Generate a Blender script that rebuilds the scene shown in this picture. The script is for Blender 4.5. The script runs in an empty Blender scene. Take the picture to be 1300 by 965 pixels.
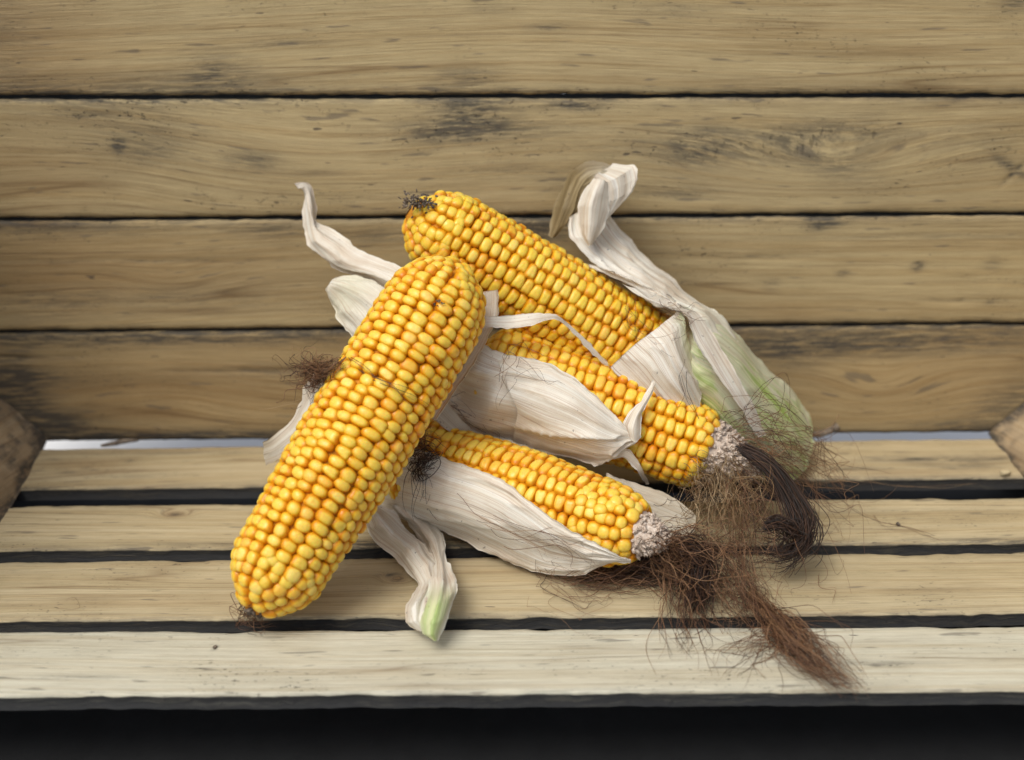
import bpy, math, random
import numpy as np
from mathutils import Vector, Matrix
from mathutils.bvhtree import BVHTree

# ------------------------------------------------------------------ camera, light, exposure
F_PX, PX0, PY0 = 1600.0, 650.0, 437.0          # focal length and optical centre of the photograph
PITCH, ROLL = math.radians(23.0), math.radians(0.33)
CAM = np.array([0.0, -0.65, 0.333])            # metres; back wall is the plane Y = 0, floor boards Z = 0

S = bpy.context.scene
C = S.collection
cam_d = bpy.data.cameras.new('camera')
cam = bpy.data.objects.new('camera', cam_d); C.objects.link(cam); S.camera = cam
cam.matrix_world = (Matrix.Translation(CAM.tolist()) @ Matrix.Rotation(math.pi/2 - PITCH, 4, 'X')
                    @ Matrix.Rotation(-ROLL, 4, 'Z'))
cam_d.sensor_width = 36.0
cam_d.lens = 36.0*F_PX/1300.0
cam_d.shift_y = -(482.5 - PY0)/1300.0
cam_d.clip_start = 0.02; cam_d.clip_end = 200.0
cam_d.dof.use_dof = True
cam_d.dof.focus_distance = 0.585
cam_d.dof.aperture_fstop = 5.2

SUN_EL, SUN_AZ = math.radians(57), math.radians(-38)      # azimuth measured from straight behind the camera, to its left
w = bpy.data.worlds.new('World'); S.world = w; w.use_nodes = True
nt = w.node_tree
bg = nt.nodes['Background']
sky = nt.nodes.new('ShaderNodeTexSky'); sky.sky_type = 'NISHITA'; sky.sun_disc = False
sky.sun_elevation = SUN_EL
sky.sun_rotation = math.radians(180) - SUN_AZ
sky.air_density = 1.0; sky.dust_density = 4.0; sky.ozone_density = 1.0
hsv = nt.nodes.new('ShaderNodeHueSaturation'); hsv.inputs['Saturation'].default_value = 0.62
nt.links.new(sky.outputs[0], hsv.inputs['Color'])
nt.links.new(hsv.outputs[0], bg.inputs['Color'])
bg.inputs['Strength'].default_value = 0.138
sun_d = bpy.data.lights.new('sun', 'SUN'); sun = bpy.data.objects.new('sun', sun_d); C.objects.link(sun)
sun_d.energy = 1.85; sun_d.angle = math.radians(28); sun_d.color = (1.0, 0.985, 0.93)
sdir = Vector((math.sin(SUN_AZ)*math.cos(SUN_EL), -math.cos(SUN_AZ)*math.cos(SUN_EL), math.sin(SUN_EL)))
sun.rotation_euler = sdir.to_track_quat('Z', 'Y').to_euler()
S.view_settings.view_transform = 'Standard'; S.view_settings.look = 'None'
S.view_settings.exposure = 0.0; S.view_settings.gamma = 1.0
S.view_settings.use_curve_mapping = False

# ------------------------------------------------------------------ measuring helpers
FWD = np.array([0, math.cos(PITCH), -math.sin(PITCH)])
UP0 = np.array([0, math.sin(PITCH), math.cos(PITCH)])
RT0 = np.array([1.0, 0, 0])
RT = RT0*math.cos(ROLL) - UP0*math.sin(ROLL)
UPV = UP0*math.cos(ROLL) + RT0*math.sin(ROLL)

def ray(px, py):
    return FWD + RT*((px-PX0)/F_PX) + UPV*((PY0-py)/F_PX)

def at(px, py, Y):
    d = ray(px, py)
    return CAM + d*((Y-CAM[1])/d[1])

def on_z(px, py, z=0.0):
    d = ray(px, py)
    return CAM + d*((z-CAM[2])/d[2])

rng = np.random.default_rng(7)

def _hash(ix, iy, seed):
    n = (ix.astype(np.int64)*374761393 + iy.astype(np.int64)*668265263 + int(seed)*974634777) & 0x7fffffff
    n = ((n ^ (n >> 13))*1274126177) & 0x7fffffff
    return ((n ^ (n >> 16)) & 0xffff)/65535.0

def vnoise(x, y, seed=0):
    x = np.asarray(x, float); y = np.asarray(y, float)
    ix = np.floor(x); iy = np.floor(y); fx = x-ix; fy = y-iy
    fx = fx*fx*(3-2*fx); fy = fy*fy*(3-2*fy)
    a = _hash(ix, iy, seed); b = _hash(ix+1, iy, seed); c = _hash(ix, iy+1, seed); d = _hash(ix+1, iy+1, seed)
    return (a*(1-fx)+b*fx)*(1-fy) + (c*(1-fx)+d*fx)*fy

def fbm(x, y, seed=0, o=4):
    s = 0; a = 0.5; t = 0
    for k in range(o):
        s = s + a*vnoise(x*2**k, y*2**k, seed+k*17); t += a; a *= 0.5
    return s/t

# ------------------------------------------------------------------ object helpers
def mesh_from(name, verts, faces, smooth=True, attrs=None, uvs=None):
    me = bpy.data.meshes.new(name)
    me.from_pydata(np.asarray(verts, float).tolist(), [], faces if isinstance(faces, list) else faces.tolist())
    if smooth: me.polygons.foreach_set('use_smooth', [True]*len(me.polygons))
    for k, v in (attrs or {}).items():
        v = np.asarray(v, np.float32)
        if v.ndim == 2:
            a = me.attributes.new(k, 'FLOAT_VECTOR', 'POINT'); a.data.foreach_set('vector', v.ravel())
        else:
            a = me.attributes.new(k, 'FLOAT', 'POINT'); a.data.foreach_set('value', v)
    me.update()
    return me

def link(name, me, mat=None, parent=None, kind=None):
    o = bpy.data.objects.new(name, me); C.objects.link(o)
    if mat is not None and me is not None and not me.materials: me.materials.append(mat)
    if parent is not None:
        o.parent = parent
        o.matrix_parent_inverse = parent.matrix_world.inverted()
    if kind: o['kind'] = kind
    return o

def thing(name, label, cat, loc, group=None):
    o = bpy.data.objects.new(name, None); C.objects.link(o)
    o.location = loc; o.matrix_world = Matrix.Translation(loc)
    o.empty_display_size = 0.02
    o['label'] = label; o['category'] = cat
    if group: o['group'] = group
    return o

def tag(o, label, cat, group=None):
    o['label'] = label; o['category'] = cat
    if group: o['group'] = group

# ------------------------------------------------------------------ node helper
class NT:
    def __init__(s, name):
        s.m = bpy.data.materials.new(name); s.m.use_nodes = True
        s.t = s.m.node_tree; s.b = s.t.nodes['Principled BSDF']
        s.out = s.t.nodes['Material Output']
    def n(s, typ, **kw):
        nd = s.t.nodes.new('ShaderNode'+typ)
        for k, v in kw.items(): setattr(nd, k, v)
        return nd
    def set(s, sock, v):
        if hasattr(v, 'is_linked') or hasattr(v, 'links'): s.t.links.new(v, sock)
        else:
            try: sock.default_value = v
            except Exception: sock.default_value = (*v, 1.0)
    def math(s, op, a, b=0.0, clamp=False):
        nd = s.n('Math', operation=op); nd.use_clamp = clamp
        s.set(nd.inputs[0], a); s.set(nd.inputs[1], b); return nd.outputs[0]
    def attr(s, name, vec=False):
        nd = s.n('Attribute', attribute_name=name); return nd.outputs['Vector' if vec else 'Fac']
    def mul(s, v, f):
        nd = s.n('VectorMath', operation='MULTIPLY'); s.set(nd.inputs[0], v); s.set(nd.inputs[1], f); return nd.outputs[0]
    def add(s, v, f):
        nd = s.n('VectorMath', operation='ADD'); s.set(nd.inputs[0], v); s.set(nd.inputs[1], f); return nd.outputs[0]
    def noise(s, v, scale, detail=3.0, rough=0.5, dist=0.0):
        nd = s.n('TexNoise'); s.set(nd.inputs['Vector'], v); nd.inputs['Scale'].default_value = scale
        nd.inputs['Detail'].default_value = detail; nd.inputs['Roughness'].default_value = rough
        nd.inputs['Distortion'].default_value = dist
        return nd.outputs['Fac']
    def ramp(s, f, stops):
        nd = s.n('ValToRGB'); s.set(nd.inputs[0], f); e = nd.color_ramp.elements
        while len(e) < len(stops): e.new(0.5)
        for q, (p, c) in zip(e, stops):
            q.position = p; q.color = (*c, 1.0) if not isinstance(c, (int, float)) else (c, c, c, 1.0)
        return nd.outputs[0]
    def mix(s, f, a, b, mode='MIX'):
        nd = s.n('Mix', data_type='RGBA', blend_type=mode)
        s.set(nd.inputs[0], f); s.set(nd.inputs[6], a); s.set(nd.inputs[7], b); return nd.outputs[2]
    def bump(s, h, strength, dist):
        nd = s.n('Bump'); nd.inputs['Strength'].default_value = strength; nd.inputs['Distance'].default_value = dist
        s.set(nd.inputs['Height'], h); s.set(s.b.inputs['Normal'], nd.outputs[0]); return nd

# ------------------------------------------------------------------ materials
def mat_wood(name, light, mid, tint=(1, 1, 1), rough=0.62):
    m = NT(name)
    g = m.attr('grain', True)
    st = m.attr('stain'); br = m.attr('brown'); ed = m.attr('edge')
    broad = m.noise(m.mul(g, (2.2, 60, 1)), 1.0, 4, 0.55)
    rings = m.noise(m.mul(g, (3.0, 330, 1)), 1.0, 3, 0.6)
    fine = m.noise(m.mul(g, (26, 2300, 1)), 1.0, 3, 0.7)
    fibre = m.noise(m.mul(g, (30, 1150, 1)), 1.0, 5, 0.8)
    cloud = m.noise(m.mul(g, (16, 34, 1)), 1.0, 5, 0.6)
    contour = m.noise(m.add(m.mul(g, (1.6, 42, 1)), (3.1, 1.7, 0)), 1.0, 1.5, 0.45)
    cfr = m.math('ABSOLUTE', m.math('SUBTRACT', m.math('FRACT', m.math('MULTIPLY', contour, 9.0)), 0.5))
    cline = m.math('MULTIPLY', m.ramp(cfr, [(0.0, 1.0), (0.06, 0.30), (0.20, 0.0)]), m.ramp(m.noise(m.mul(g, (7, 30, 1)), 1.0, 3, 0.6), [(0.42, 0.05), (0.62, 1.0)]))
    base = m.ramp(broad, [(0.36, mid), (0.56, light)])
    base = m.mix(m.ramp(rings, [(0.46, 0.0), (0.62, 0.5), (0.66, 0.1)]), base,
                 m.mix(1.0, base, (0.80, 0.70, 0.56), 'MULTIPLY'))
    base = m.mix(m.ramp(fine, [(0.36, 0.45), (0.60, 0.0)]), base, m.mix(1.0, base, (0.64, 0.60, 0.55), 'MULTIPLY'))
    base = m.mix(m.ramp(cloud, [(0.42, 0.0), (0.75, 0.45)]), base, m.mix(1.0, base, (0.62, 0.60, 0.56), 'MULTIPLY'))
    base = m.mix(m.math('MULTIPLY', cline, 0.8), base, m.mix(1.0, base, (0.48, 0.40, 0.34), 'MULTIPLY'))
    base = m.mix(m.ramp(fibre, [(0.38, 0.38), (0.50, 0.0)]), base, m.mix(1.0, base, (0.64, 0.58, 0.50), 'MULTIPLY'))
    base = m.mix(m.ramp(fibre, [(0.56, 0.0), (0.72, 0.35)]), base, m.mix(1.0, base, (1.22, 1.2, 1.18), 'MULTIPLY'))
    # brown tint
    base = m.mix(m.math('MULTIPLY', br, 0.9, True), base, m.mix(1.0, base, (0.66, 0.53, 0.42), 'MULTIPLY'))
    # blue-grey mould streaks that follow the grain
    sk = m.noise(m.mul(g, (55, 520, 1)), 1.0, 6, 0.75)
    smask = m.math('MULTIPLY', m.math('MULTIPLY', st, m.ramp(sk, [(0.38, 0.10), (0.56, 1.0)])), 1.35, True)
    base = m.mix(smask, base, m.mix(0.82, base, (0.036, 0.038, 0.040)))
    # pinholes and flecks
    fl = m.noise(m.mul(g, (95, 520, 1)), 1.0, 1, 0.4)
    base = m.mix(m.ramp(fl, [(0.775, 0.0), (0.80, 0.75)]), base, (0.05, 0.04, 0.035))
    fl2 = m.noise(m.mul(g, (40, 330, 3)), 1.0, 2, 0.5)
    base = m.mix(m.math('MULTIPLY', m.ramp(fl2, [(0.66, 0.0), (0.72, 0.55)]), 1.0), base, (0.10, 0.085, 0.07))
    sp = m.noise(m.mul(g, (330, 700, 5)), 1.0, 2, 0.6)
    spm = m.math('MULTIPLY', m.ramp(sp, [(0.62, 0.0), (0.68, 0.9)]), m.math('ADD', m.ramp(cloud, [(0.50, 0.0), (0.66, 1.0)]), st), True)
    base = m.mix(spm, base, m.mix(0.7, base, (0.03, 0.024, 0.02)))
    base = m.mix(m.math('MULTIPLY', ed, 0.96, True), base, (0.011, 0.012, 0.014))  # edge faces near-black: mould, with the shade of the gaps painted in
    base = m.mix(1.0, base, tint, 'MULTIPLY')
    m.set(m.b.inputs['Base Color'], base)
    m.b.inputs['Roughness'].default_value = rough
    m.b.inputs['Specular IOR Level'].default_value = 0.35
    h = m.math('ADD', m.math('MULTIPLY', fine, 0.7), m.math('ADD', m.math('MULTIPLY', rings, 0.6), m.math('MULTIPLY', fibre, 0.9)))
    h = m.math('SUBTRACT', h, m.math('MULTIPLY', spm, 0.8))
    h = m.math('SUBTRACT', h, m.math('MULTIPLY', smask, 0.4))
    m.bump(h, 0.6, 0.0007)
    return m.m

def mat_kernel(name, crown_c, mid_c, side_c):
    m = NT(name)
    cr = m.attr('crown')
    oi = m.n('ObjectInfo').outputs['Random']
    isl = m.n('NewGeometry').outputs['Random Per Island']
    r = m.math('FRACT', m.math('ADD', oi, m.math('MULTIPLY', isl, 7.31)))
    r2 = m.math('FRACT', m.math('MULTIPLY', r, 13.7))
    shift = m.math('MULTIPLY', m.math('SUBTRACT', r, 0.5), 0.36)
    f = m.math('ADD', cr, shift)
    col = m.ramp(f, [(0.12, side_c), (0.45, mid_c), (0.90, crown_c)])
    pale = m.ramp(r2, [(0.80, 0.0), (0.98, 0.55)])
    col = m.mix(m.math('MULTIPLY', pale, m.ramp(cr, [(0.5, 0.0), (0.95, 1.0)])), col, (0.90, 0.70, 0.20))
    deep = m.ramp(m.math('FRACT', m.math('MULTIPLY', r, 5.3)), [(0.74, 0.0), (1.0, 0.6)])
    col = m.mix(deep, col, m.mix(1.0, col, (0.95, 0.66, 0.45), 'MULTIPLY'))
    gp = m.n('NewGeometry').outputs['Position']
    nz = m.noise(gp, 900, 2, 0.5)
    col = m.mix(m.ramp(nz, [(0.35, 0.25), (0.6, 0.0)]), col, m.mix(1.0, col, (0.9, 0.74, 0.5), 'MULTIPLY'))
    m.set(m.b.inputs['Base Color'], col)
    m.set(m.b.inputs['Roughness'], m.math('ADD', 0.34, m.math('MULTIPLY', r2, 0.18)))
    m.b.inputs['Specular IOR Level'].default_value = 0.4
    m.b.inputs['Coat Weight'].default_value = 0.08; m.b.inputs['Coat Roughness'].default_value = 0.22
    m.b.inputs['Subsurface Weight'].default_value = 0.40
    m.b.inputs['Subsurface Radius'].default_value = (1.0, 0.45, 0.08)
    m.b.inputs['Subsurface Scale'].default_value = 0.0028
    m.b.subsurface_method = 'RANDOM_WALK'
    m.bump(m.noise(gp, 420, 2, 0.5), 0.35, 0.0005)
    return m.m

def mat_husk(name, a, b, c, streak, green=0.0, transl=0.22):
    m = NT(name)
    uv = m.attr('luv', True)             # across, along (metres), seed
    gr = m.attr('green')
    wide = m.noise(m.mul(uv, (260, 9, 1)), 1.0, 4, 0.6)
    fine = m.noise(m.mul(uv, (3000, 9, 1)), 1.0, 3, 0.65)
    rid = m.math('ABSOLUTE', m.math('SUBTRACT', m.noise(m.mul(uv, (1300, 5, 1)), 1.0, 1, 0.5), 0.5))
    cr = m.noise(m.mul(uv, (330, 170, 1)), 1.0, 4, 0.6)
    ribs = m.noise(m.mul(uv, (900, 4, 1)), 1.0, 2, 0.5)
    blot = m.noise(m.mul(uv, (60, 45, 1)), 1.0, 4, 0.6)
    col = m.ramp(wide, [(0.32, c), (0.48, b), (0.66, a)])
    col = m.mix(m.ramp(ribs, [(0.50, 0.0), (0.66, 0.50)]), col, m.mix(1.0, col, streak, 'MULTIPLY'))
    col = m.mix(m.ramp(fine, [(0.4, 0.30), (0.6, 0.0)]), col, m.mix(1.0, col, (0.74, 0.66, 0.58), 'MULTIPLY'))
    col = m.mix(m.ramp(rid, [(0.0, 0.8), (0.03, 0.0)]), col, m.mix(1.0, col, (0.62, 0.47, 0.38), 'MULTIPLY'))
    col = m.mix(m.ramp(blot, [(0.50, 0.0), (0.78, 0.6)]), col, m.mix(1.0, col, (0.72, 0.60, 0.48), 'MULTIPLY'))
    gf = m.math('MULTIPLY', gr, m.ramp(wide, [(0.25, 0.55), (0.6, 1.0)]), True)
    col = m.mix(gf, col, m.mix(m.ramp(ribs, [(0.42, 0.0), (0.58, 1.0)]), (0.42, 0.57, 0.13), (0.74, 0.80, 0.43)))
    tan = m.attr('tan')
    col = m.mix(m.math('MULTIPLY', tan, 1.0, True), col, m.mix(m.ramp(wide, [(0.4, 0.0), (0.6, 1.0)]), (0.22, 0.16, 0.075), (0.36, 0.28, 0.145)))
    sp = m.noise(m.mul(uv, (420, 420, 1)), 1.0, 1, 0.4)
    col = m.mix(m.ramp(sp, [(0.76, 0.0), (0.79, 0.55)]), col, (0.12, 0.08, 0.06))
    m.set(m.b.inputs['Base Color'], col)
    m.b.inputs['Roughness'].default_value = 0.52
    m.b.inputs['Specular IOR Level'].default_value = 0.4
    h = m.math('ADD', m.math('ADD', m.math('MULTIPLY', ribs, 0.8), m.math('MULTIPLY', cr, 1.6)), m.math('MULTIPLY', fine, 0.6))
    bp = m.bump(h, 0.5, 0.0005)
    tr = m.n('BsdfTranslucent'); m.set(tr.inputs[0], col)
    mx = m.n('MixShader'); mx.inputs[0].default_value = transl
    m.t.links.new(m.b.outputs[0], mx.inputs[1]); m.t.links.new(tr.outputs[0], mx.inputs[2])
    m.t.links.new(mx.outputs[0], m.out.inputs['Surface'])
    return m.m

def mat_silk(name, c0, c1, c2):
    m = NT(name)
    r = m.attr('rnd')
    col = m.ramp(r, [(0.0, c0), (0.5, c1), (1.0, c2)])
    m.set(m.b.inputs['Base Color'], col)
    m.b.inputs['Roughness'].default_value = 0.55
    return m.m

def mat_plain(name, c0, c1, scale, rough=0.8, bump=0.0):
    m = NT(name)
    gp = m.n('NewGeometry').outputs['Position']
    nz = m.noise(gp, scale, 4, 0.6)
    m.set(m.b.inputs['Base Color'], m.ramp(nz, [(0.35, c0), (0.65, c1)]))
    m.b.inputs['Roughness'].default_value = rough
    if bump: m.bump(nz, 0.6, bump)
    return m.m

M = {}
M['wall'] = mat_wood('weathered_wall_wood', (0.53, 0.42, 0.225), (0.45, 0.35, 0.185))
M['floor'] = mat_wood('pale_floor_wood', (0.61, 0.515, 0.325), (0.52, 0.425, 0.25))
M['front'] = mat_wood('skylit_front_wood', (0.70, 0.67, 0.53), (0.62, 0.58, 0.44))  # floor wood made paler and cooler, stronger skylight painted into the colour
M['post'] = mat_wood('rough_corner_wood', (0.50, 0.40, 0.26), (0.34, 0.265, 0.17))
M['kernelA'] = mat_kernel('kernel_amber', (0.86, 0.60, 0.085), (0.78, 0.41, 0.010), (0.68, 0.285, 0.005))
M['kernelB'] = mat_kernel('kernel_yellow', (0.84, 0.60, 0.075), (0.75, 0.40, 0.010), (0.65, 0.28, 0.005))
M['core'] = mat_plain('cob_core', (0.50, 0.19, 0.006), (0.60, 0.25, 0.01), 300)
M['chaff'] = mat_plain('pale_chaff', (0.50, 0.38, 0.29), (0.74, 0.64, 0.54), 700)
M['darkchaff'] = mat_plain('dried_tip', (0.045, 0.032, 0.022), (0.26, 0.205, 0.15), 500)
M['husk'] = mat_husk('dry_husk', (0.93, 0.915, 0.84), (0.89, 0.855, 0.75), (0.81, 0.73, 0.60), (0.88, 0.78, 0.68))
M['silk'] = mat_silk('brown_silk', (0.040, 0.018, 0.010), (0.16, 0.073, 0.035), (0.31, 0.175, 0.085))
M['darksilk'] = mat_silk('dark_silk', (0.010, 0.006, 0.004), (0.035, 0.016, 0.009), (0.085, 0.038, 0.018))
M['palesilk'] = mat_silk('straw_silk', (0.16, 0.085, 0.035), (0.30, 0.19, 0.09), (0.46, 0.34, 0.20))
M['gap_shade'] = mat_plain('gap_shade_black', (0.003, 0.0032, 0.0036), (0.006, 0.0065, 0.007), 60, 0.9, 0.001)  # near-black colour holding the shade below the boards
M['pale'] = mat_plain('white_ground', (0.84, 0.83, 0.80), (0.88, 0.87, 0.84), 8, 0.8)

# ------------------------------------------------------------------ the setting
def sheet(name, x0, x1, y0, y1, z, mat, zt=0.01):
    v = [(x0, y0, z), (x1, y0, z), (x1, y1, z), (x0, y1, z)]
    return link(name, mesh_from(name, v, [(0, 1, 2, 3)], False), mat, None, 'structure')
sheet('ground', -60, 60, -60, 60, -0.055, M['pale'])
sheet('shade_sheet', -1.2, 1.2, -1.6, 0.058, -0.048, M['gap_shade'])  # added black sheet, stands in for shade under and before the crate

# ------------------------------------------------------------------ the crate
crate = thing('wooden_crate', 'weathered wooden slat crate lying on its side around the corn ears', 'crate', (0, -0.12, -0.04))

def plank(name, mat, x0, x1, a0, a1, face, thick=0.015, seed=1, feats=(), edge_dark=(0.0, 0.0), s0=0.0, s1=0.0, wav=0.0006, warp=1.0, step=0.0022, brown=0.0, chip=0.0):
    """face(x, a, h) -> world point; a runs across the board, h is height proud of the face"""
    nx = max(8, int((x1-x0)/step)); na = max(8, int((a1-a0)/0.0016))
    U = np.linspace(0, 1, nx+1); V = np.linspace(0, 1, na+1)
    x = x0 + (x1-x0)*U[:, None] + 0*V[None, :]
    xs_ = x0+(x1-x0)*U
    e0 = a0 + s0*xs_ + wav*0.8*(fbm(U*260, U*0, seed+13)-0.5) + wav*(fbm(U*60, U*0, seed+3)-0.5)*2 + chip*np.maximum(0, fbm(U*22, U*0, seed+4)-0.60)*6
    e1 = a1 + s1*xs_ + wav*0.8*(fbm(U*260, U*0, seed+15)-0.5) + wav*(fbm(U*60, U*0, seed+5)-0.5)*2 - chip*np.maximum(0, fbm(U*25, U*0, seed+6)-0.60)*6
    a = e0[:, None] + (e1-e0)[:, None]*V[None, :]
    da = np.minimum(a-e0[:, None], e1[:, None]-a)
    h = -0.0009*np.exp(-(da/0.0009)**2) + 0.0005*(fbm(x*18, a*30, seed+9)-0.5) + 0.0003*(fbm(x*60, a*700, seed+10)-0.5)
    gv = a + warp*0.022*(fbm(x*3.4, a*9, seed+1, 2)-0.5)
    stain = np.zeros_like(x); bro = np.full_like(x, brown)
    for f in feats:
        k, px, py, rx, ry, s = f[:6]
        ang = math.radians(f[6]) if len(f) > 6 else 0
        P = face.inv(px, py)
        dx = x-P[0]; dz = a-P[1]
        cx, sx = math.cos(ang), math.sin(ang)
        X, Z = (dx*cx+dz*sx)/(rx*4.1e-4), (-dx*sx+dz*cx)/(ry*4.1e-4)
        wob = 0.75+0.5*fbm(x*70+px, a*160, seed+21)
        q = np.exp(-(X*X+Z*Z)*wob)
        if k == 'stain': stain = stain + s*q
        elif k == 'brown': bro = bro + s*q
        elif k == 'arch': gv = gv + s*np.exp(-(X*X+Z*Z))
        elif k == 'crack':
            line = np.exp(-np.abs(Z)**1.5)*np.clip(1.2-np.abs(X), 0, 1)
            h = h - 0.0012*line; stain = stain + s*line*1.2
        elif k == 'knot':
            gv = gv + 0.012*s*np.exp(-(X*X+Z*Z)*0.5); stain = stain + 0.9*np.exp(-(X*X+Z*Z)*3); bro = bro + 0.8*np.exp(-(X*X+Z*Z)*0.8)
    stain = stain + edge_dark[0]*np.exp(-(a-e0[:, None])/0.0022)*(0.3+fbm(x*12, x*0, seed+30)) \
                  + edge_dark[1]*np.exp(-(e1[:, None]-a)/0.0022)*(0.3+fbm(x*12, x*0, seed+31))
    verts = [face(xx, aa, hh) for xx, aa, hh in zip(x.ravel(), a.ravel(), h.ravel())]
    idx = np.arange((nx+1)*(na+1)).reshape(nx+1, na+1)
    quads = np.stack([idx[:-1, :-1], idx[1:, :-1], idx[1:, 1:], idx[:-1, 1:]], -1).reshape(-1, 4).tolist()
    loop = list(idx[:, 0]) + list(idx[-1, 1:]) + list(idx[::-1, -1][1:]) + list(idx[0, ::-1][1:-1])
    xs = x.ravel(); as_ = a.ravel()
    base = len(verts); n = len(loop)
    gvr = gv.ravel(); sr = stain.ravel(); br = bro.ravel()
    ring1 = [face(xs[i], as_[i], -0.0016) for i in loop]
    ring2 = [face(xs[i], as_[i], -thick) for i in loop]
    verts += ring1 + ring2
    for k in range(n):
        k2 = (k+1) % n
        i, j = int(loop[k]), int(loop[k2])
        quads.append([j, i, base+k, base+k2])
        quads.append([base+k2, base+k, base+n+k, base+n+k2])
    quads.append([base+n+k for k in range(n)])
    li = np.array(loop, int)
    grain = np.stack([x.ravel()+seed*3.7, gvr, np.full(len(xs), seed*1.37)], -1)
    g1 = grain[li].copy(); g1[:, 1] += 0.002; g2 = grain[li].copy(); g2[:, 1] += thick
    grain = np.concatenate([grain, g1, g2])
    edge = np.concatenate([np.zeros(len(xs)), np.full(n, 0.9), np.full(n, 1.0)])
    stain = np.clip(np.concatenate([sr, sr[li]+0.8, sr[li]+0.8]), 0, 1)
    bro = np.clip(np.concatenate([br, br[li], br[li]]), 0, 1)
    me = mesh_from(name, verts, quads, True, {'grain': grain, 'stain': stain, 'brown': bro, 'edge': edge})
    return link(name, me, mat, crate)

class WallFace:
    def __init__(s, y=0.0, tilt=0.0): s.y = y; s.t = tilt
    def __call__(s, x, a, h): return (x, s.y - h + s.t*(a), a)
    def inv(s, px, py): p = at(px, py, s.y); return p[0], p[2]
class FloorFace:
    def __init__(s, z=0.0, rot=0.0): s.z = z; s.r = rot
    def __call__(s, x, a, h): return (x, a + s.r*x, s.z + h)
    def inv(s, px, py): p = on_z(px, py, s.z); return p[0], p[1]-s.r*p[0]

zs = [at(650, y, 0)[2] for y in (558, 416.5, 276, 123)]
HW = 0.345
wf = []
wf.append(plank('back_board', M['wall'], -HW, HW, zs[3]+0.0012, 0.262, WallFace(0.000), seed=11, s0=-.004, edge_dark=(0.9, 0.5), wav=0.0008,
    feats=[('stain', 275, 88, 40, 22, .55), ('stain', 245, 100, 120, 10, .35), ('stain', 590, 97, 40, 14, .5), ('stain', 130, 115, 150, 9, .35),
           ('stain', 360, 55, 50, 6, .35), ('stain', 0, 60, 60, 90, .3), ('brown', 20, 60, 120, 130, .55), ('stain', 850, 15, 40, 10, .25),
           ('stain', 620, 12, 30, 6, .25), ('brown', 1000, 40, 300, 25, .18), ('stain', 700, 35, 30, 4, .6), ('stain', 1290, 5, 20, 8, .7)]))
wf.append(plank('back_board', M['wall'], -HW, HW, zs[2]+0.0010, zs[3]-0.0012, WallFace(0.0008), seed=23, s1=-.004, edge_dark=(0.55, 0.9), warp=1.6,
    feats=[('arch', 160, 225, 150, 50, -.008), ('arch', 420, 190, 200, 45, .007), ('arch', 1050, 215, 190, 42, .016), ('stain', 600, 140, 50, 20, .8),
           ('stain', 620, 165, 110, 14, .5), ('stain', 560, 170, 70, 16, .45), ('stain', 320, 205, 35, 14, .6), ('stain', 180, 170, 90, 40, .35),
           ('stain', 150, 185, 8, 8, 1.2), ('stain', 950, 185, 150, 26, .55), ('stain', 1080, 165, 90, 18, .4), ('stain', 1060, 210, 60, 25, .40, -20),
           ('stain', 880, 190, 40, 30, .4), ('stain', 740, 235, 60, 12, .35), ('stain', 870, 245, 60, 8, .5), ('stain', 1288, 215, 5, 30, .9, 60),
           ('crack', 1285, 222, 26, 2, .8, 50), ('stain', 650, 215, 80, 10, .3), ('brown', 30, 220, 120, 80, .4), ('stain', 735, 135, 40, 6, .8),
           ('stain', 400, 220, 40, 5, .4), ('stain', 100, 145, 60, 8, .35), ('stain', 1250, 180, 60, 30, .25), ('stain', 190, 195, 30, 12, .4)]))
wf.append(plank('back_board', M['wall'], -HW, HW, zs[1]+0.0010, zs[2]-0.0010, WallFace(0.0002), seed=37, s0=.0025, edge_dark=(0.7, 0.7), brown=0.05,
    feats=[('crack', 180, 331, 260, 1.6, .7), ('crack', 930, 326, 150, 1.3, .7), ('crack', 610, 345, 200, 1.2, .5), ('stain', 40, 290, 200, 14, .4),
           ('stain', 340, 292, 60, 10, .5), ('stain', 1045, 284, 26, 9, 1.0), ('stain', 1165, 338, 8, 6, 1.1), ('stain', 1070, 347, 8, 4, .9),
           ('stain', 1258, 383, 6, 3, .9), ('crack', 1230, 382, 70, .8, .4), ('stain', 60, 385, 80, 24, .35), ('stain', 250, 380, 160, 18, .3),
           ('stain', 980, 362, 12, 8, .5), ('stain', 1260, 335, 12, 9, .4), ('brown', 200, 350, 300, 60, .35), ('brown', 30, 350, 150, 90, .45),
           ('stain', 680, 290, 60, 18, .9), ('stain', 480, 300, 80, 12, .4), ('stain', 1180, 300, 200, 5, .3), ('arch', 220, 360, 70, 30, .006), ('brown', 1000, 400, 90, 20, .4)]))
wf.append(plank('back_board', M['wall'], -HW, HW, zs[0]+0.0010, zs[1]-0.0012, WallFace(0.0010), seed=41, s0=.0045, s1=.0025, edge_dark=(0.9, 0.9), brown=0.42,
    feats=[('stain', 200, 430, 330, 12, .75), ('stain', 1100, 435, 260, 20, .75), ('stain', 1000, 450, 60, 24, .5), ('stain', 60, 540, 70, 26, .9), ('stain', 20, 500, 45, 60, .9),
           ('stain', 270, 552, 330, 7, .8), ('stain', 1270, 520, 80, 40, .55, 35), ('brown', 150, 500, 250, 60, .35), ('brown', 1150, 480, 200, 40, .15),
           ('arch', 1120, 500, 90, 40, .014), ('arch', 210, 500, 120, 40, -.008), ('stain', 350, 470, 100, 14, .35), ('stain', 1200, 540, 50, 8, .4), ('stain', 5, 480, 90, 16, .5), ('crack', 300, 471, 120, 1.2, .35), ('crack', 40, 454, 90, 1.1, .5)]))
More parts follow.
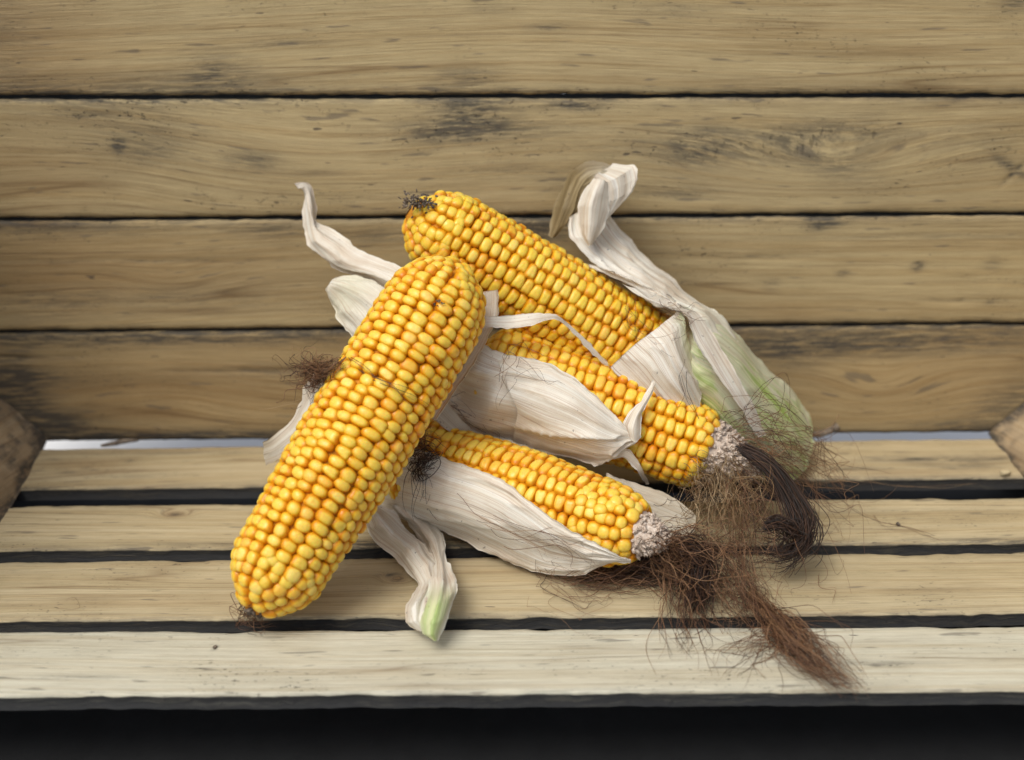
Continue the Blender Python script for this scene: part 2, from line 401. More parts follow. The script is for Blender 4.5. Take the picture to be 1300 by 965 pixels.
# boards that close the crate above the frame, its end panels and outer frame
plank('back_board', M['wall'], -HW, HW, 0.2640, 0.330, WallFace(0.0003), seed=52, step=0.01)

FZ = 0.0
def fy(y): return on_z(650, y, 0)[1]
FR = 0.0
plank('floor_board', M['floor'], -HW, HW, fy(613), fy(562.5), FloorFace(0.0, FR), seed=61, s0=.012, s1=.010, edge_dark=(0.9, 0.5), brown=0.12, wav=0.0008, thick=0.0075,
    feats=[('stain', 1200, 583, 100, 9, .9), ('stain', 1220, 592, 60, 10, .5), ('brown', 110, 590, 60, 16, .5), ('stain', 85, 600, 12, 4, .8), ('stain', 110, 594, 6, 3, .9), ('stain', 165, 585, 7, 2, .8),
           ('stain', 170, 605, 40, 3, .5), ('stain', 1080, 595, 60, 8, .45), ('stain', 250, 575, 180, 4, .4), ('brown', 1150, 600, 120, 9, .4)])
plank('floor_board', M['floor'], -HW, HW, fy(694), fy(637), FloorFace(0.0004, FR*0.6), seed=67, s0=.003, s1=.004, edge_dark=(0.6, 0.6), wav=0.0009, thick=0.0075, chip=0.001,
    feats=[('knot', 222, 653, 14, 6, 1.0), ('stain', 350, 690, 200, 5, .3), ('stain', 1050, 650, 200, 8, .25), ('stain', 560, 690, 60, 12, .9), ('stain', 480, 690, 50, 14, .8), ('stain', 1250, 685, 90, 5, .5)])
plank('floor_board', M['floor'], -HW, HW, fy(782), fy(705), FloorFace(-0.0003, FR*0.5), seed=73, s0=.003, s1=.008, edge_dark=(0.5, 0.6), wav=0.0008, thick=0.0075, chip=0.0012,
    feats=[('knot', 505, 736, 13, 8, 1.0), ('stain', 495, 730, 14, 4, .8), ('brown', 200, 765, 130, 12, .3), ('brown', 600, 725, 160, 18, .35), ('arch', 300, 735, 160, 30, .006), ('brown', 1150, 745, 160, 12, .2), ('stain', 1180, 748, 90, 4, .25)])
plank('floor_board', M['front'], -HW, HW, fy(880), fy(798), FloorFace(0.0002, FR*0.4), seed=79, edge_dark=(0.4, 0.35), wav=0.0006, thick=0.0075, chip=0.001,
    feats=[('stain', 273, 823, 3, 3, 1.0), ('stain', 90, 860, 60, 4, .4), ('stain', 1100, 842, 70, 3, .4), ('stain', 1130, 845, 20, 3, .5), ('brown', 480, 850, 80, 5, .3)])

# under-frame battens that carry the floor boards, outside the picture's width
def batten(name, x0, x1, y0, y1, z0, z1, mat, seed):
    v = [(x, y, z) for x in (x0, x1) for y in (y0, y1) for z in (z0, z1)]
    f = [(0, 1, 3, 2), (4, 6, 7, 5), (0, 4, 5, 1), (2, 3, 7, 6), (0, 2, 6, 4), (1, 5, 7, 3)]
    me = mesh_from(name, v, f, False, {'grain': np.array([[q[1]+seed, q[0]+q[2], seed] for q in v]), 'stain': np.full(8, .3), 'brown': np.full(8, .3), 'edge': np.zeros(8)})
    return link(name, me, mat, crate)
for sx in (-1, 1):
    batten('batten', sx*0.315-0.012, sx*0.315+0.012, -0.235, 0.0, -0.047, -0.0085, M['post'], 3+sx)
    for k in range(4):
        batten('end_board', sx*0.3465-0.0045, sx*0.3465+0.0045, -0.24, -0.001, 0.004+k*0.068, 0.068+k*0.068, M['wall'], 5+k+sx)
    batten('back_batten', sx*0.31-0.015, sx*0.31+0.015, 0.0165, 0.030, -0.045, 0.33, M['post'], 9+sx)

def corner_post(x0, sgn, skew, seed, feats):
    """triangular post in the corner of floor and end panel, its long face turned up and inwards"""
    L = 0.052; n1, n2 = 200, 60
    verts = []; grain = []; st = []; br = []; lg = []
    for i in range(n1+1):
        y = -0.0012 - 0.205*i/n1
        for j in range(n2+1):
            t = j/n2
            rough = 0.0018*(fbm(np.array(y*70.0), np.array(t*5.0), seed, 5)-0.5) - 0.0015*math.exp(-(t/0.06)**2)
            x = x0 + sgn*(t*L) + sgn*skew*(-y) - sgn*rough*0.7 + sgn*0.003*(float(fbm(np.array(y*40.), np.array(0.), seed+5))-.5)*(1-t)
            z = 0.0008 + t*L + rough*0.7
            verts.append((x, y, z)); grain.append((y*1.5+seed, t*L*0.8 + y*0.12, seed))
            q = fbm(np.array(y*45.0+seed), np.array(t*2.2), seed+2, 4)
            fade = feats(y, t)
            q2 = fbm(np.array(y*160.0+seed), np.array(t*9), seed+4, 4)
            st.append(float(np.clip(fade*0.8 + 1.3*(q-0.50)*2 + 1.6*(q2-0.5) + 1.2*math.exp(-(t/0.05)**2), 0, 1))); br.append(0.1+0.4*float(q))  # stains, plus contact shade painted along the floor line
    nf = len(verts); idx = np.arange(nf).reshape(n1+1, n2+1)
    Q = np.stack([idx[:-1, :-1], idx[1:, :-1], idx[1:, 1:], idx[:-1, 1:]], -1).reshape(-1, 4)
    if sgn < 0: Q = Q[:, ::-1]
    Q = Q.tolist()
    for i in range(n1+1):
        y = -0.0012 - 0.205*i/n1
        verts.append((x0 + sgn*(L+0.001) + sgn*skew*(-y), y, 0.0008)); grain.append((y+seed, 0, seed)); st.append(.5); br.append(.5)
    b = nf
    for i in range(n1):
        Q.append([int(idx[i, 0]), b+i, b+i+1, int(idx[i+1, 0])])
        Q.append([int(idx[i, -1]), int(idx[i+1, -1]), b+i+1, b+i])
    Q.append([int(k) for k in idx[0, :]] + [b]); Q.append([int(k) for k in idx[-1, ::-1]] + [b+n1])
    me = mesh_from('corner_post', verts, Q, True, {'grain': np.array(grain), 'stain': np.array(st), 'brown': np.array(br), 'edge': np.zeros(len(verts))})
    return link('corner_post', me, M['post'], crate)
xl = at(66, 556, 0)[0]; xr = at(1250, 549, 0)[0]
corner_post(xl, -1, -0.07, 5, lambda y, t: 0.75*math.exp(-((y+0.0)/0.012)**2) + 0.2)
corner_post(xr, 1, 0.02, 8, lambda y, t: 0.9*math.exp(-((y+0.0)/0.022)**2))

# ------------------------------------------------------------------ kernels
def kernel_proto(seed, sq, dent, TAPER):
    """a kernel: rounded cushion, unit footprint, height 0..1, five open sides' worth of quads"""
    n = 6; vs = []; cr = []; fs = []; index = {}
    r = np.random.default_rng(seed)
    wob = r.normal(0, 0.035, 8)
    def put(p):
        k = tuple(round(c, 5) for c in p)
        if k in index: return index[k]
        q = np.array(p)
        # cube -> superellipsoid
        nrm = (abs(q[0])**sq + abs(q[1])**sq + abs(q[2])**sq)**(1.0/sq)
        q = q/max(nrm, 1e-6)
        z = q[2]
        ang = math.atan2(q[1], q[0])
        rad = math.hypot(q[0], q[1])
        g = 1 + wob[0]*math.cos(ang*2+wob[1]*40) + wob[2]*math.cos(3*ang+wob[3]*40)
        q[0] *= g; q[1] *= g
        if dent and z > 0.3:
            q[2] -= dent*math.exp(-((q[0]/0.55)**2+(q[1]/0.22)**2))
        taper = 1.0 - 0.12*max(0.0, -z) - TAPER*max(0.0, z)**2
        h = q[2]*0.5+0.5
        c = max(0.0, min(1.0, (h-(0.70 if sq < 2.6 else 0.80))/(0.30 if sq < 2.6 else 0.17))); c = c*c*(3-2*c)
        if dent: c = min(1.0, c + 0.12*math.exp(-((q[0]/0.5)**2+(q[1]/0.25)**2)))
        vs.append((q[0]*0.5*taper, q[1]*0.5*taper, h)); cr.append(c); index[k] = len(vs)-1
        return index[k]
    for ax in range(5):
        for i in range(n):
            for j in range(n):
                def pt(a, b):
                    a = -1+2*a/n; b = -1+2*b/n
                    a = math.tan(a*math.pi/4); b = math.tan(b*math.pi/4)
                    if ax == 0: return (a, b, 1.0)
                    lo = -0.55; zz = lo + (b+1)/2*(1-lo)
                    if ax == 1: return (1.0, a, zz)
                    if ax == 2: return (-1.0, -a, zz)
                    if ax == 3: return (-a, 1.0, zz)
                    return (a, -1.0, zz)
                fs.append([put(pt(i, j)), put(pt(i+1, j)), put(pt(i+1, j+1)), put(pt(i, j+1))])
    return np.array(vs), np.array(cr), np.array(fs)
PROTO = {'round': [kernel_proto(1, 2.35, 0, .02), kernel_proto(2, 2.5, 0, .05), kernel_proto(3, 2.3, 0.02, .05)],
         'dent': [kernel_proto(4, 3.1, 0.08, .20), kernel_proto(5, 2.9, 0.04, .16), kernel_proto(6, 3.4, 0.06, .22), kernel_proto(7, 2.7, 0.02, .12)]}

class Cob:
    """axis from tip end P0 to base end P1, radius profile of the kernel tops"""
    def __init__(s, p0, p1, prof):
        s.p0 = np.array(p0, float); s.p1 = np.array(p1, float)
        s.a = s.p1-s.p0; s.L = np.linalg.norm(s.a); s.a /= s.L
        up = np.array([0, 0, 1.0]); s.u = np.cross(s.a, up); s.u /= np.linalg.norm(s.u); s.v = np.cross(s.u, s.a)
        s.prof = prof
    def r(s, t):
        return float(np.interp(t, [q[0] for q in s.prof], [q[1] for q in s.prof]))
    def rs(s, t):    # smoothed profile
        return sum(s.r(t+d)*w_ for d, w_ in ((-0.02, .25), (0, .5), (0.02, .25)))
    def hit(s, px, py, off):
        """where the view ray meets the cob's envelope grown by off; beside it, the point of the ray nearest its axis"""
        d = ray(px, py); d = d/np.linalg.norm(d)
        ts = np.linspace(0.42, 0.80, 500)
        P = CAM + ts[:, None]*d
        q = P-s.p0; al = q@s.a; rad = np.linalg.norm(q-al[:, None]*s.a, axis=1)
        R = np.interp(np.clip(al/s.L, 0, 1), [k[0] for k in s.prof], [k[1] for k in s.prof])
        f = rad-(np.maximum(R, 0.010)+off)
        over = np.maximum(0, np.maximum(-al, al-s.L)); f = np.where(over > 0, np.hypot(rad, over)-(0.012+off), f)
        ins = np.where(f < 0)[0]
        if len(ins): return P[ins[0]]
        return P[np.argmin(np.hypot(rad, over))]

def make_cob(root, cob, rows, pitch, kh, style, mat, seed, irregular=0.12, twist=0.0, tip_bare=0.0, base_cut=1.01, skip=()):
    rg = np.random.default_rng(seed)
    T = np.linspace(0, 1, 400); R = np.array([cob.rs(t) for t in T])
    arc = np.concatenate([[0], np.cumsum(np.hypot(np.diff(R), np.diff(T)*cob.L))])
    items = []
    row_off = rg.uniform(-0.25, 0.25, rows) + 0.5*(np.arange(rows) % 2)
    row_w = 1+rg.normal(0, 0.05, rows); edges = np.concatenate([[0], np.cumsum(row_w)]); edges = edges/edges[-1]*2*math.pi
    body = [t for t in (0.0, 1.0)]
    rmax = R.max(); wid_body = 2*math.pi*(rmax-kh*0.35)/rows
    # body rows
    nmax = int(arc[-1]/pitch)+1
    for i in range(rows):
        th0 = 0.5*(edges[i]+edges[i+1]); s_ = row_off[i]*pitch + rg.uniform(0, .2)*pitch
        lo_cut = rg.uniform(0.66, 0.80); hi_cut = rg.uniform(0.66, 0.80)
        while s_ < arc[-1]:
            t = float(np.interp(s_, arc, T)); r = float(np.interp(t, T, R))
            pl = pitch*(1+rg.normal(0, irregular*0.6))
            local = r/rmax
            cut = lo_cut if t < 0.5 else hi_cut
            if local > cut:
                th = th0 + twist*t + 0.10*math.sin(t*9+i*0.7+seed)*irregular*2 + rg.normal(0, irregular*0.16)
                items.append((s_, t, r, th, 2*math.pi*(r-kh*0.35)/rows*row_w[i], pl))
            s_ += pl
    # domes: rings with as many kernels as fit
    for end in (0, 1):
        s_ = pitch*0.5 if end == 0 else arc[-1]-pitch*0.45
        ph = 0
        while True:
            t = float(np.interp(s_, arc, T)); r = float(np.interp(t, T, R))
            if r/rmax > 0.88 or (0.35 < t < 0.65): break
            w0 = pitch*1.22
            k = max(1, int(2*math.pi*max(r-kh*0.3, 0.0006)/w0))
            ph += rg.uniform(0.3, 0.7)*2*math.pi/max(k, 1)
            for q in range(k):
                items.append((s_, t, r, ph+2*math.pi*q/k+rg.normal(0, 0.07), min(2*math.pi*max(r-kh*0.3, 0.001)/k, w0*1.1), pitch*1.08))
            s_ += pitch*(1.0 if end == 0 else -1.0)
    # drop kernels that crowd each other
    pts = []; out = []
    for it in items:
        s_, t, r, th, wd, pl = it
        if t < tip_bare or t > base_cut: continue
        rad = math.cos(th)*cob.u + math.sin(th)*cob.v
        P = cob.p0 + cob.a*(t*cob.L) + rad*r
        if pts and np.min(np.linalg.norm(np.array(pts)-P, axis=1)) < min(wd, pl)*0.60: continue
        dr = (np.interp(t+0.012, T, R)-np.interp(t-0.012, T, R))/(0.024*cob.L)
        if t > 0.985 or t < 0.015: dr = np.sign(0.5-t)*max(abs(dr), 2.0)
        nrm = rad - cob.a*dr; nrm /= np.linalg.norm(nrm)
        tl = rg.normal(0, irregular*0.5, 2)
        xax = np.cross(cob.a, rad); yax = np.cross(nrm, xax)
        nrm = nrm + xax*tl[0] + yax*tl[1]; nrm /= np.linalg.norm(nrm)
        xax = np.cross(yax, nrm); xax /= np.linalg.norm(xax); yax = np.cross(nrm, xax)
        rot = rg.normal(0, irregular*0.5); xr_ = xax*math.cos(rot)+yax*math.sin(rot); yr_ = np.cross(nrm, xr_)
        W = wd*(1.17+rg.normal(0, 0.05)); Ln = pl*(1.14+rg.normal(0, 0.05)); H = kh*(1+rg.normal(0, 0.05))
        roundish = 1.0 if r/rmax < 0.85 else 0.0
        if roundish: W = 0.5*(W+Ln)*1.04; Ln = W*rg.uniform(0.92, 1.05)
        P = P + nrm*rg.normal(0, kh*0.045*(1+irregular*2))
        pts.append(P)
        O = P - nrm*H
        m4 = np.eye(4); m4[:3, 0] = xr_*W; m4[:3, 1] = yr_*Ln; m4[:3, 2] = nrm*H; m4[:3, 3] = O
        st = 'round' if (roundish or rg.random() < (0.5 if style == 'round' else 0.12)) else 'dent'
        if style == 'round' and rg.random() < 0.5: st = 'round'
        ps = PROTO[st]; out.append((m4, P, nrm, ps, int(rg.integers(len(ps)))))
    KERNELS.append((root, cob, out, mat, seed))
    # the cob the kernels sit on
    nt_, na_ = 60, 40; V = []; Fc = []
    for i in range(nt_+1):
        t = i/nt_; r = max(0.0004, cob.rs(t)-kh*0.62)
        for j in range(na_):
            th = 2*math.pi*j/na_; V.append(cob.p0+cob.a*(t*cob.L)*1.0+(math.cos(th)*cob.u+math.sin(th)*cob.v)*r)
    for i in range(nt_):
        for j in range(na_):
            j2 = (j+1) % na_; Fc.append([i*na_+j, i*na_+j2, (i+1)*na_+j2, (i+1)*na_+j])
    link('cob_core', mesh_from('cob_core', V, Fc), M['core'], root)
KERNELS = []

def dome(r0, r1, rm, a=0.0, b=1.0, k0=0.14, k1=0.10, e0=0.25):
    """profile: rounded ends, radius r0 near the start, rm in the middle, r1 near the end"""
    pr = []
    for t in np.linspace(0, 1, 41):
        r = np.interp(t, [0, 0.45, 1], [r0, rm, r1])
        if t < k0: r *= max(e0, math.sqrt(max(0, 1-(1-t/k0)**2)))
        if t > 1-k1: r *= max(0.12, math.sqrt(max(0, 1-((t-1+k1)/k1)**2)))
        pr.append((float(t), float(r)))
    return pr

cobA = Cob(on_z(319, 777, 0.0150), at(586, 334, -0.088), dome(0.0208, 0.0257, 0.0256, k0=0.13, k1=0.17))
cobB = Cob(at(519, 268, -0.052), at(872, 486, -0.050), dome(0.0215, 0.0255, 0.0248, k0=0.13, k1=0.01))
cobC = Cob(at(921, 581, -0.102), at(600, 460, -0.068), dome(0.0205, 0.0235, 0.0240, k0=0.13, k1=0.10))
cobD = Cob(at(832, 683, -0.156), at(505, 581, -0.085), dome(0.0175, 0.0235, 0.0235, k0=0.15, k1=0.08))
COBS = {'A': cobA, 'B': cobB, 'C': cobC, 'D': cobD}
for k_, c_ in COBS.items(): print('cob', k_, np.round(c_.p0, 3), np.round(c_.p1, 3), round(float(c_.L), 3))

earA = thing('corn_ear', 'long golden corn ear leaning across the front of the pile, its tip pointing down left', 'corn', cobA.p0.tolist(), 'ripe corn ears heaped in the crate')
earB = thing('corn_ear', 'topmost rear corn ear still half wrapped in green tinged husk twisted up behind it', 'corn', cobB.p1.tolist(), 'ripe corn ears heaped in the crate')
earC = thing('corn_ear', 'middle corn ear wrapped in a white husk leaf, its shaggy bare tip pointing right', 'corn', cobC.p0.tolist(), 'ripe corn ears heaped in the crate')
earD = thing('corn_ear', 'lowest corn ear lying on the floor boards in a long pinkish open husk', 'corn', cobD.p0.tolist(), 'ripe corn ears heaped in the crate')

make_cob(earA, cobA, 20, 0.0050, 0.0062, 'round', M['kernelA'], 3, irregular=0.13, twist=0.25)
make_cob(earB, cobB, 18, 0.0050, 0.0062, 'dent', M['kernelB'], 4, irregular=0.08, twist=0.12)
make_cob(earC, cobC, 17, 0.0052, 0.0062, 'dent', M['kernelA'], 5, irregular=0.10, twist=0.10, tip_bare=0.06)
make_cob(earD, cobD, 17, 0.0050, 0.0062, 'dent', M['kernelA'], 6, irregular=0.09, twist=-0.10, tip_bare=0.035)
#@@HUSKS0

# ------------------------------------------------------------------ kernels one by one where the picture shows them, the rest joined
def finish_kernels():
    # occluders: husk leaves and the envelopes of the other cobs
    occ_v = []; occ_f = []
    def addm(vs, fs):
        b = len(occ_v); occ_v.extend([tuple(map(float, v)) for v in vs]); occ_f.extend([[i+b for i in f] for f in fs])
    for vs, fs in LEAVES_GEO: addm(vs, fs)
    own = {}
    for root, cob, out, mat, seed in KERNELS:
        V = []; Fc = []
        for i in range(31):
            t = i/30; r = max(0.0004, cob.rs(t)-0.0035)
            for j in range(24):
                th = 2*math.pi*j/24; V.append(cob.p0+cob.a*(t*cob.L)+(math.cos(th)*cob.u+math.sin(th)*cob.v)*r)
        for i in range(30):
            for j in range(24):
                j2 = (j+1) % 24; Fc.append([i*24+j, i*24+j2, (i+1)*24+j2, (i+1)*24+j])
        addm(V, Fc)
    bvh = BVHTree.FromPolygons(occ_v, occ_f)
    mc = {}
    for root, cob, out, mat, seed in KERNELS:
        score = []
        for m4, P, nrm, ps, pi in out:
            d = CAM-P; dist = np.linalg.norm(d); d = d/dist
            f = float(nrm@d)
            o = P+nrm*0.0008+d*0.0012
            hitv = bvh.ray_cast(Vector(o), Vector(d), dist)
            vis = hitv[0] is None
            score.append((f+0.15 if f > -0.1 else f-1) + (2 if vis else 0))
        order = np.argsort(-np.array(score)); single = set(order[:300].tolist())
        inv = root.matrix_world.inverted()
        JV = []; JF = []; JC = []; base = 0
        for i, (m4, P, nrm, ps, pi) in enumerate(out):
            vs, cr, fs = ps[pi]
            if i in single:
                key = (id(ps), pi, mat.name)
                if key not in mc:
                    mc[key] = mesh_from('kernel', vs, fs, True, {'crown': cr}); mc[key].materials.append(mat)
                o = bpy.data.objects.new('kernel', mc[key]); C.objects.link(o)
                o.parent = root; o.matrix_parent_inverse = inv
                o.matrix_basis = Matrix(m4.tolist())
            else:
                JV.append(vs@m4[:3, :3].T+m4[:3, 3]); JF.append(fs+base); JC.append(cr); base += len(vs)
        if JV:
            link('kernels', mesh_from('kernels', np.concatenate(JV), np.concatenate(JF), True, {'crown': np.concatenate(JC)}), mat, root, 'stuff')
        print(root.name, 'kernels', len(out), 'visible', sum(1 for q in score if q > 2))
LEAVES_GEO = []

# ------------------------------------------------------------------ husk leaves
def catmull(P, n):
    P = np.asarray(P, float); k = len(P)
    if k == 2:
        u = np.linspace(0, 1, n)[:, None]; u = u.reshape((-1,)+(1,)*(P.ndim-1)); return P[0]*(1-u)+P[1]*u
    ext = np.concatenate([[2*P[0]-P[1]], P, [2*P[-1]-P[-2]]])
    ts = np.linspace(0, k-1-1e-9, n); out = []
    for t in ts:
        i = int(t); f = t-i; a, b, c, d = ext[i:i+4]
        out.append(0.5*((2*b)+(-a+c)*f+(2*a-5*b+4*c-d)*f*f+(-a+3*b-3*c+d)*f**3))
    return np.array(out)

def resolve(p):
    px, py, k = p[0], p[1], p[2]
    if k == 'z':
        return on_z(px, py, p[3])
    if isinstance(k, str):
        off = p[3] if len(p) > 3 else 0.003
        q = COBS[k].hit(px, py, off)
        if q[2] < 0.0025: q = on_z(px, py, 0.0025)
        return q
    return at(px, py, k)

def leaf(root, rows, seed=0, nv=70, nu=30, rip=0.0009, crease=0.0012, edge=0.0012, green=None, tan=None, mat='husk', cup=0.0, name='husk_leaf', thick=0.0003, label=None, sharp=0.35):
    G = np.array([[resolve(p) for p in r] for r in rows])          # rows along the leaf, points across it
    tl_ = np.linspace(0, len(G)-1, nv); Lg = np.array([[np.interp(tl_, np.arange(len(G)), G[:, a_, b_]) for b_ in range(3)] for a_ in range(G.shape[1])]).transpose(2, 0, 1)
    G = catmull(G, nv)*(1-sharp) + Lg*sharp                          # along, with some of the stiffness of folded paper
    G = np.transpose(catmull(np.transpose(G, (1, 0, 2)), nu), (1, 0, 2))
    dv = np.gradient(G, axis=0); du = np.gradient(G, axis=1)
    N = np.cross(du, dv); N /= np.maximum(np.linalg.norm(N, axis=2, keepdims=True), 1e-9)
    if np.mean(np.sum(N*(CAM-G), axis=2)) < 0: N = -N
    wid = np.linalg.norm(du, axis=2).sum(1); ln = np.linalg.norm(dv, axis=2).mean(1)
    vlen = np.concatenate([[0], np.cumsum(ln)])[:-1]
    U = np.linspace(-0.5, 0.5, nu)[None, :]*np.maximum(np.median(wid), 0.008)*np.ones((nv, 1))
    Vv = vlen[:, None]*np.ones((1, nu))
    sx = seed*3.1
    rib = (fbm(U*600+sx, Vv*6+sx, seed, 3)-0.5)*0.8*rip*(np.clip(wid/0.02, 0.25, 1.3))[:, None]
    cr = (1-np.abs(2*fbm(U*95+sx+Vv*14, Vv*26+sx, seed+5, 2)-1)**0.45)
    cr = (cr-cr.mean())*crease*2.0*np.clip(wid/0.02, 0.2, 1.2)[:, None]
    uu = np.linspace(-1, 1, nu)[None, :]
    ed = np.abs(uu)**6*edge*0.5*(fbm(Vv*160, U*0+np.sign(uu)*9, seed+7, 3)-0.5)*3
    cp = cup*(1-uu*uu)
    G = G + N*(rib+cr+ed+cp)[..., None]
    # ragged margins
    e = (fbm(Vv*260, np.sign(uu)*7+0*U, seed+8, 3)-0.5)*0.0016*np.abs(uu)**8
    G = G + (du/np.maximum(np.linalg.norm(du, axis=2, keepdims=True), 1e-9))*(e*np.sign(uu))[..., None]
    G[..., 2] = np.maximum(G[..., 2], 0.0009)
    G[..., 1] = np.minimum(G[..., 1], -0.0014)
    idx = np.arange(nv*nu).reshape(nv, nu)
    Q = np.stack([idx[:-1, :-1], idx[1:, :-1], idx[1:, 1:], idx[:-1, 1:]], -1).reshape(-1, 4)
    V = G.reshape(-1, 3)
    LEAVES_GEO.append((V.copy(), Q.tolist()))
    Vb = V - N.reshape(-1, 3)*thick; n0 = len(V)
    loop = list(idx[:, 0])+list(idx[-1, 1:])+list(idx[::-1, -1][1:])+list(idx[0, ::-1][1:-1])
    sides = [[int(loop[k]), int(loop[(k+1) % len(loop)]), int(loop[(k+1) % len(loop)])+n0, int(loop[k])+n0] for k in range(len(loop))]
    faces = Q.tolist()+(Q[:, ::-1]+n0).tolist()+sides
    luv = np.stack([U.ravel(), Vv.ravel(), np.full(nv*nu, seed*0.731)], -1); luv = np.concatenate([luv, luv])
    vf = np.linspace(0, 1, nv)[:, None]; uf = np.linspace(0, 1, nu)[None, :]
    g = (green(vf, uf) if green else 0*vf*uf)*np.ones((nv, nu)); t_ = (tan(vf, uf) if tan else 0*vf*uf)*np.ones((nv, nu))
    me = mesh_from(name, np.concatenate([V, Vb]), faces, True, {'luv': luv, 'green': np.concatenate([g.ravel()]*2), 'tan': np.concatenate([t_.ravel()]*2)})
    o = link(name, me, M[mat], root)
    if label: o['label'] = label
    return o

def C_(o): return lambda x, y, off=0.0035: (x, y, o, off)
A, B, Cc, D = C_('A'), C_('B'), C_('C'), C_('D')
def g_(v, c, wd): return np.exp(-((v-c)/wd)**2)

# ---- ear A: leaves that show beside and behind it
leaf(earA, [[(631, 368, -.083), (600, 372, -.070)], [(632, 386, -.085), (598, 392, -.075)], [(629, 408, -.090), (590, 412, -.082)], [(613, 443, -.100), (575, 440, -.092)],
            [(594, 474, -.110), (552, 470, -.102)], [(574, 501, -.118), (530, 495, -.110)], [(553, 532, -.126), (512, 520, -.118)]], seed=21, rip=0.0003, crease=0.0003, nu=12)
leaf(earA, [[(374, 233, -.030), (377, 237, -.030), (378, 239, -.030)], [(386, 230.5, -.026), (385, 236, -.028), (383, 240, -.030)], [(396, 240, -.025), (391, 246, -.029), (386, 250, -.027)],
            [(401, 262, -.026), (394, 266, -.033), (384, 272, -.030)], [(401, 281, -.030), (397, 290, -.038), (386, 294, -.034)], [(418, 289, -.034), (402, 305, -.046), (392, 309, -.040)],
            [(436, 300, -.042), (420, 318, -.050), (409, 327, -.045)], [(456, 316, -.054), (444, 335, -.058), (433, 345, -.050)], [(489, 330, -.062), (476, 345, -.068), (463, 355, -.058)],
            [(518, 343, -.075), (504, 360, -.080), (490, 371, -.070)], [(545, 360, -.088), (530, 380, -.088), (512, 395, -.082)]], seed=22, nv=110, rip=0.0007, crease=0.0012)
leaf(earA, [[(426, 352, -.060), (418, 359, -.062), (413, 368, -.064)], [(446, 351, -.058), (436, 366, -.068), (423, 388, -.062)], [(472, 356, -.066), (458, 378, -.078), (434, 411, -.070)],
            [(496, 370, -.080), (480, 398, -.088), (448, 432, -.082)], [(520, 392, -.088), (500, 425, -.093), (468, 455, -.092)]], seed=23, rip=0.0010, crease=0.0016, green=lambda v, u: 0.16*g_(v, .3, .3))
leaf(earA, [[(334, 562, -.105), (335, 576, -.107), (338, 590, -.110)], [(345, 556, -.108), (350, 570, -.110), (354, 583, -.112)], [(368, 534, -.110), (374, 550, -.116), (382, 566, -.118)],
            [(380, 508, -.112), (392, 524, -.118), (404, 545, -.120)], [(386, 490, -.112), (402, 505, -.118), (420, 520, -.122)], [(404, 468, -.112), (425, 480, -.116), (440, 492, -.120)]], seed=24, rip=0.0006,
     tan=lambda v, u: 0.6*g_(v, 0, .25))
# ribbon that crosses from behind the ear to the rear one
leaf(earA, [[(600, 398, -.092), (600, 418, -.094)], [(624, 402, -.094), (623, 415, -.096)], [(654, 400, -.088), (646, 417, -.094)], [(685, 396, -.088), (678, 412, -.092)], [(707, 400, -.088), (704, 405, -.089)],
            [(726, 414, -.086), (722, 418, -.087)], [(744, 432, -.085), (741, 438, -.086)], [(761, 448, -.084), (756, 453, -.085)], [(775, 467, -.083), (770, 465, -.084)]], seed=25, nu=10, rip=0.0003, crease=0.0004)

# ---- ear C: overlapping front leaves, their twisted tip and a thin tail
leaf(earC, [[Cc(596, 425, .008), Cc(580, 452, .008), Cc(560, 480, .008), Cc(544, 512, .006)], [Cc(618, 440, .006), Cc(602, 470, .008), Cc(584, 503, .009), Cc(566, 535, .006)], [Cc(645, 452, .004), Cc(633, 480, .006), Cc(622, 515, .007), Cc(608, 551, .005)],
            [Cc(685, 462), Cc(672, 492), Cc(662, 525), Cc(652, 562)], [Cc(720, 480), Cc(712, 505), Cc(700, 540), Cc(690, 566)]], seed=31, rip=0.0006, crease=0.0009, nu=40)
leaf(earC, [[Cc(629, 449, .005), Cc(640, 480, .006), Cc(655, 522, .007), Cc(650, 562, .005)], [Cc(658, 453, .0055), Cc(664, 486, .007), Cc(669, 530, .008), Cc(668, 568, .0055)],
            [Cc(698, 461, .005), Cc(697, 496, .009), Cc(694, 542, .011), Cc(692, 575, .006)], [Cc(731, 479, .005), Cc(729, 512, .011), Cc(727, 552, .013), Cc(727, 584, .007)],
            [Cc(760, 505, .005), Cc(758, 532, .011), Cc(757, 563, .013), Cc(757, 590, .007)], [Cc(782, 529, .005), Cc(781, 547, .009), Cc(780, 566, .010), Cc(780, 582, .007)],
            [Cc(797, 543, .006), Cc(797, 552, .007), Cc(796, 561, .007), Cc(795, 570, .006)], [Cc(810, 553, .006), Cc(811, 556, .006), Cc(810, 559, .006), Cc(809, 562, .006)]], seed=32, rip=0.0008, crease=0.0016, nu=50, nv=90)
leaf(earC, [[Cc(796, 552, .007), Cc(806, 562, .009), Cc(813, 556, .006)], [Cc(790, 536, .005), Cc(803, 546, .010), Cc(815, 548, .006)], [Cc(802, 519, .005), Cc(808, 528, .009), Cc(814, 530, .006)],
            [Cc(815, 508, .006), Cc(818, 511, .008), Cc(819, 517, .007)], [Cc(824, 494, .008), Cc(827, 496, .009), Cc(828, 499, .008)], [Cc(829, 482, .010), Cc(831, 484, .010), Cc(832, 487, .010)]], seed=33, nu=14, nv=40, rip=0.0003, crease=0.0005)
leaf(earC, [[Cc(782, 570, .006), Cc(780, 582, .006)], [Cc(797, 572, .005), Cc(790, 582, .005)], [Cc(808, 582, .004), Cc(801, 589, .004)], [Cc(816, 596, .004), Cc(811, 601, .004)], [Cc(823, 615, .004), Cc(820, 615, .004)]], seed=34, nu=10, nv=40, rip=0.0003, crease=0.0003)
